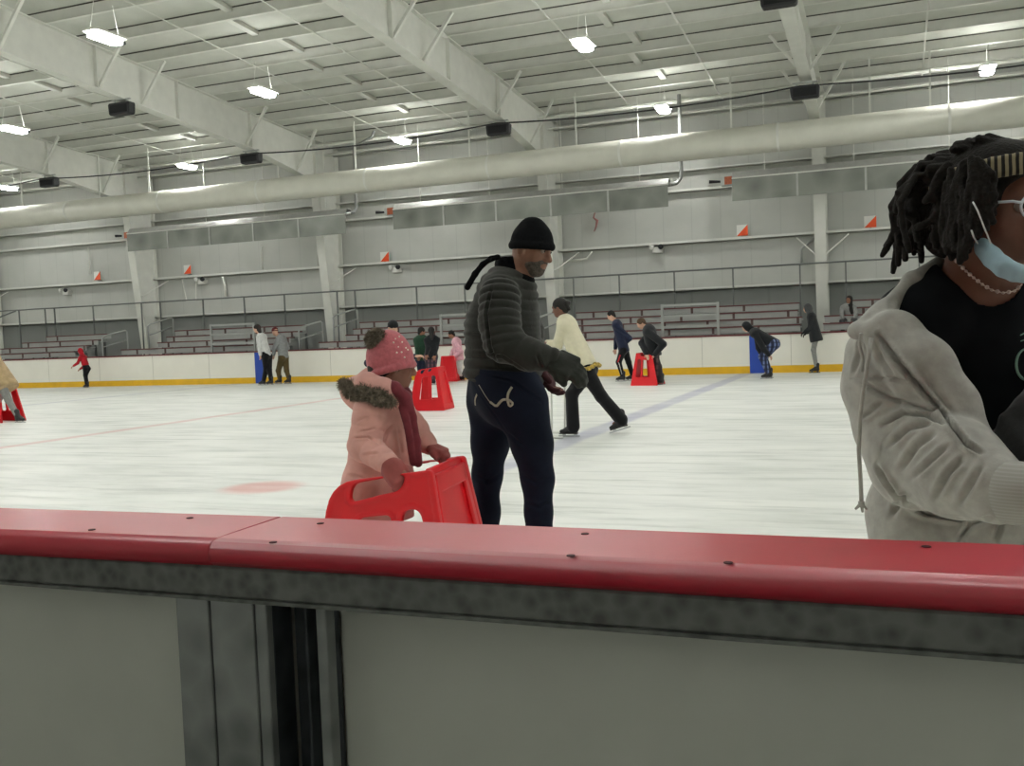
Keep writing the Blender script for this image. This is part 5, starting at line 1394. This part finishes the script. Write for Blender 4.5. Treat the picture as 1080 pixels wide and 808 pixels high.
HOOD = S.build('hoodie', C_HOOD, WOM, h=0.0045, post=creases([
    ([(908, 355), (907, 375), (900, 395)], 2.2, 0.006), ([(922, 357), (930, 380), (945, 400)], 2.5, 0.007), ([(926, 352), (950, 385), (985, 425), (1020, 470), (1035, 478)], 2.0, 0.02),
    ([(898, 398), (930, 398), (962, 402)], 1.3, 0.006), ([(905, 402), (940, 420), (975, 432), (1000, 438)], 2.0, 0.010), ([(930, 448), (955, 436), (980, 440), (1003, 450)], 2.2, 0.013),
    ([(938, 470), (958, 452), (985, 446)], 2.6, 0.010), ([(950, 496), (968, 470), (985, 458)], 3.0, 0.010), ([(985, 528), (1000, 500), (1015, 485)], 3.0, 0.010), ([(1010, 535), (1028, 505), (1036, 490)], 3.0, 0.008),
    ([(962, 505), (980, 488), (1000, 470)], 2.5, 0.008), ([(925, 492), (945, 520), (975, 542), (1015, 548)], 2.0, 0.018), ([(940, 545), (950, 528), (958, 520)], 3.0, 0.010), ([(1012, 570), (1024, 552), (1045, 545)], 2.5, 0.010),
    ([(1050, 570), (1056, 552)], 2.2, 0.008), ([(930, 425), (915, 437), (907, 442)], 2.2, 0.006), ([(960, 375), (985, 410), (1010, 450)], 3.5, 0.004)]))
S = Solid(); S.chain([w_(1066, 519.5, -0.272), w_(1072, 520, -0.282), w_(1084, 520, -0.295)], [0.0555, 0.0545, 0.051], 0.01)
S.cone(w_(1092, 520.5, -0.285), w_(1110, 521, -0.31), 0.042, 0.042, 0.004, op='cut')
q_ = stripes_material('rib_knit_cuff', '#9a9993', '#a3a29c', 2, 0.006, 0.4, 0.95)
S.build('cuff', q_, WOM, h=0.004)
S = Solid(); S.cone(w_(1094, 521, -0.285), w_(1104, 522, -0.30), 0.038, 0.034, 0.01); S.build('inner_cuff', mat('plum_cuff', '#4a2230', 0.9), WOM, h=0.004)
bpy.context.view_layer.update()
# drawstrings
st = [w_(919, 356, -0.155), w_(916, 380, -0.155), w_(911, 410, -0.15), w_(907.3, 438, -0.145), w_(905.6, 474, -0.14), w_(907.6, 506, -0.14), w_(908.6, 531, -0.14)]
MB(WOM.location).tube(st, 0.0042, 8).build('drawstring', C_HOOD, WOM, smooth=True)
e_ = st[-1]; b = MB(WOM.location); b.tube([e_+ZU*0.004, e_-ZU*0.006], [0.0065, 0.0065], 8)
b.tube([e_, e_+np.array([-0.012, 0, -0.012])], [0.005, 0.0025], 6).tube([e_, e_+np.array([0.002, 0, -0.018])], [0.005, 0.0025], 6).tube([e_, e_+np.array([0.010, 0, -0.012])], [0.004, 0.002], 6)
b.build('drawstring_knot', C_HOOD, WOM)
MB(WOM.location).tube([w_(908, 352, -0.14), w_(906.5, 364, -0.125), w_(910, 378, -0.12), w_(909, 392, -0.115)], 0.0036, 8).build('drawstring', C_HOOD, WOM, smooth=True)
# charcoal mitten on the other hand
S = Solid(); hand(S, wrL, (-0.75, -0.2, -0.4), (0, 0.7, -0.7), 1.05, 0.45, 1.5, thumb=1, k=0.02); S.chain([w_(1104, 412, -0.12), w_(1084, 436, -0.14), w_(1066, 449, -0.15)], [0.035, 0.028, 0.010], 0.02); S.chain([w_(1106, 440, -0.12), w_(1086, 478, -0.15)], [0.045, 0.026], 0.02)
S.build('mitten', cloth('charcoal_mitten', '#202121', 0.15, 0.6, 30), WOM, h=0.0045)
# shirt print
M_MINT = mat('mint_print', '#8fb3a2', 0.7)
ov = [(1083+11.5*math.cos(t), 384.5+16.5*math.sin(t)) for t in np.linspace(0, 2*PI, 30)]
for pl_, wd in ((ov, 0.0065), ([(1076, 354), (1081, 351), (1086, 354)], 0.003), ([(1076.5, 360), (1082, 358), (1088, 360)], 0.003)):
    pts = on_surface(TEE, dense(pl_, 2), 0.001)
    if len(pts) > 2: MB(WOM.location).tube(pts, wd, 8, flat=0.3).build('shirt_print', M_MINT, TEE, smooth=True)
# hair: cap and locs
S = Solid()
S.ell(p_(-0.03, 0, 0.045), (0.108, 0.092, 0.098), ax_, 0.02); S.ell(p_(0.03, 0, 0.085), (0.07, 0.07, 0.055), ax_, 0.03)
S.ell(p_(0.125, 0, -0.035), (0.11, 0.105, 0.115), ax_, 0.01, op='cut')
S.ell(p_(-0.02, 0.045, 0.012), (0.078, 0.046, 0.088), ax_, 0.02); S.ell(p_(-0.075, 0.03, -0.02), (0.055, 0.06, 0.075), ax_, 0.02)
rng = np.random.RandomState(11)
def loc_strand(a, pts, r0):
    prev = a; n = len(pts)
    for i, b_ in enumerate(pts):
        for j in range(3):
            t0 = j/3; t1 = (j+1)/3
            c0 = prev*(1-t0)+b_*t0; c1 = prev*(1-t1)+b_*t1
            jit = rng.randn(3)*0.0022
            S.cone(c0, c1+jit*0, r0*(0.9+0.3*rng.rand()), r0*(0.8+0.4*rng.rand()), 0.0012)
        prev = b_
for i in range(110):
    th = rng.uniform(-1.25, 1.25); side = -math.cos(th*0.5)  # angle round the back, 0 = straight back
    el = rng.uniform(0.1, 0.85)
    dirb = np.array([-math.cos(th)*math.cos(el), math.sin(th)*math.cos(el)*1.0, math.sin(el)])
    a = p_(-0.03+0.095*dirb[0], (1 if rng.rand() < 0.66 else -1)*abs(0.085*dirb[1])*1.0, 0.045+0.09*dirb[2])
    out = a-hc; out[2] = 0; out = nrm(out)*rng.uniform(0.012, 0.05)+np.array([-0.018, 0, 0])
    L_ = rng.uniform(0.09, 0.165)
    b1 = a+out*0.8+ZU*0.004; b2 = b1+out*0.35-ZU*L_*0.35+rng.randn(3)*0.006; b3 = b2-ZU*L_*0.35+rng.randn(3)*0.007; b4 = b3-ZU*L_*0.3+rng.randn(3)*0.009
    low = 0.245
    loc_strand(a, [b1, b2, b3, b4], 0.0068)
for lay in range(3):
    for x0 in np.arange(984, 1048, 5.0):
        x0 = x0+rng.uniform(-2, 2)
        ye = float(np.interp(x0, [980, 990, 1000, 1012, 1024, 1036, 1052], [246, 262, 270, 276, 266, 243, 222]))+rng.uniform(-12, 4)
        ys = float(np.interp(x0, [980, 1000, 1020, 1052], [200, 176, 166, 188]))+lay*11
        xs = x0+float(np.interp(x0, [980, 1052], [10, 2])); n = 5; dep = float(np.interp(x0, [980, 1000, 1020, 1052], [-0.03, -0.075, -0.105, -0.118]))+lay*0.012
        P_ = [w_(xs+(x0-xs)*(i/n)**0.6+rng.uniform(-2.6, 2.6), ys+(ye-ys)*i/n, dep+rng.uniform(-0.006, 0.006)) for i in range(n+1)]
        loc_strand(P_[0], P_[1:], 0.0066)
for pl_ in ([(1000, 180), (988, 196), (981, 206), (976, 212)], [(996, 215), (983, 232), (975, 237), (967, 240)], [(1000, 174), (990, 184), (985, 196), (984, 210)]):
    P_ = [w_(x, y, -0.05) for x, y in pl_]
    loc_strand(P_[0], P_[1:], 0.0075)
for i in range(46):   # coils over the crown
    th = rng.uniform(0, 2*PI); el = rng.uniform(0.15, 1.5)
    d_ = np.array([math.cos(th)*math.cos(el), math.sin(th)*math.cos(el), math.sin(el)])
    if d_[0] > 0.55 or d_[2] > 0.93 and rng.rand() < 0.3: continue
    a = p_(-0.03+0.108*d_[0], 0.092*d_[1], 0.045+0.10*d_[2]); b_ = a+np.array([-0.02, 0, 0.0])+rng.randn(3)*0.007
    S.cone(a, b_, 0.011, 0.009, 0.004)
S.build('locs', mat('locs_hair', '#16130f', 0.85, var=0.4, scale=90, bump=0.9, bscale=160, bdist=0.004, spec=0.3), WOM, h=0.0032)
# headband
S = Solid()
ring = [p_(-0.012+0.118*math.cos(t), 0.101*math.sin(t), 0.062+0.030*math.cos(t)) for t in np.linspace(0, 2*PI, 33)]
for dz in (-0.012, 0.0, 0.012): S.chain([c+ax_[2]*dz-ax_[0]*dz*0.3 for c in ring], [0.0085]*33, 0.006)
S.build('headband', stripes_material('striped_headband', '#8d8468', '#15130f', 0, 0.0125, 0.5, 0.85, 0.008), WOM, h=0.004)
# mask below the chin
S = Solid()
mk = [w_(1036, 259, -0.075), w_(1046, 270, -0.095), w_(1058, 280, -0.11), w_(1070, 286, -0.115), w_(1086, 288, -0.105), w_(1102, 282, -0.07), w_(1108, 268, -0.02)]
S.chain(mk, [0.015, 0.0165, 0.016, 0.014, 0.014, 0.014, 0.014], 0.01)
S.chain([a+np.array([-0.003, 0.0, -0.010]) for a in mk], [0.011, 0.012, 0.012, 0.010, 0.010, 0.010, 0.010], 0.004)
S.build('face_mask', mat('pale_blue_mask', '#9db9c6', 0.85, var=0.06, scale=40, bump=0.4, bscale=60, bdist=0.003), WOM, h=0.0035)
for pl_ in ([(1045, 257, -0.125), (1038, 240, -0.145), (1031, 222, -0.146), (1026, 213, -0.14)], [(1031, 257, -0.10), (1027, 250, -0.13), (1024.5, 243, -0.14)]):
    MB(WOM.location).tube([w_(*c) for c in pl_], 0.0017, 6).build('ear_loop', mat('white_elastic', '#c9cccb', 0.8), WOM, smooth=True)
# glasses
M_GLS = mat('clear_grey_frame', '#c3ccd4', 0.2, spec=0.8)
GL = []
b = MB(WOM.location)
for t in (-1, 1):
    rim = [p_(0.108-0.010*abs(math.cos(a))*0.6, t*(0.034+0.027*math.cos(a)), 0.006+0.022*math.sin(a)) for a in np.linspace(0, 2*PI, 25)[:-1]]
    MB(WOM.location).tube(rim, 0.0028, 8, close=True).build('glasses_rim', M_GLS, WOM, smooth=True)
    MB(WOM.location).tube([p_(0.104, t*0.062, 0.012), p_(0.095, t*0.077, 0.014), p_(0.05, t*0.086, 0.012), p_(-0.005, t*0.088, 0.008)], 0.0027, 8).build('glasses_temple', M_GLS, WOM, smooth=True)
MB(WOM.location).tube([p_(0.109, -0.009, 0.01), p_(0.113, 0, 0.013), p_(0.109, 0.009, 0.01)], 0.0025, 8).build('glasses_bridge', M_GLS, WOM, smooth=True)
# necklace
pts = [w_(1006, 272, -0.005), w_(1012, 279, -0.012), w_(1019, 286, -0.018), w_(1027, 293, -0.022), w_(1036, 300, -0.024), w_(1046, 306, -0.02), w_(1058, 309, -0.008), w_(1070, 307, 0.01), w_(1078, 300, 0.03)]
b = MB(WOM.location); b.tube(pts, 0.0012, 6)
dp = []
for a, c in zip(pts, pts[1:]):
    for k in range(2): dp.append(a*(1-k/2)+c*(k/2))
for i, c in enumerate(dp):
    n0 = len(b.bm.verts); rv = bmesh.ops.create_icosphere(b.bm, subdivisions=2, radius=0.0042 if i % 2 else 0.003)
    for v in rv['verts']: v.co += Vector(c)-b.o
b.build('necklace', mat('pearl_shell', '#bfa9a2', 0.3), WOM, smooth=True)
S = Solid(); S.cone(hpw+np.array([-0.06, 0, 0.05]), hpw+np.array([0.06, 0, 0.05]), 0.13, 0.13, 0.03)
S.chain([hR, kR, aR], [0.11, 0.08, 0.07], 0.03); S.chain([hL, kL, aL], [0.11, 0.08, 0.07], 0.03); S.build('trousers', C_BPANT, WOM, h=0.008)
skate(WOM, aR, aR+np.array([0.5, -1, 0])); skate(WOM, aL, aL+np.array([0.5, -1, 0]))
# ================================================================== render look
SC.view_settings.view_transform = 'Standard'; SC.view_settings.look = 'None'
SC.view_settings.gamma = 1.0; SC.view_settings.use_curve_mapping = False
SC.view_settings.exposure = 0.65
w = bpy.data.worlds.new('world'); SC.world = w; w.use_nodes = True
w.node_tree.nodes['Background'].inputs[0].default_value = (0.02, 0.02, 0.02, 1)
SC.cycles.use_denoising = True
SC.cycles.max_bounces = 8; SC.cycles.diffuse_bounces = 5; SC.cycles.glossy_bounces = 4
SC.cycles.sample_clamp_indirect = 4.0
SC.cycles.caustics_reflective = False; SC.cycles.caustics_refractive = False
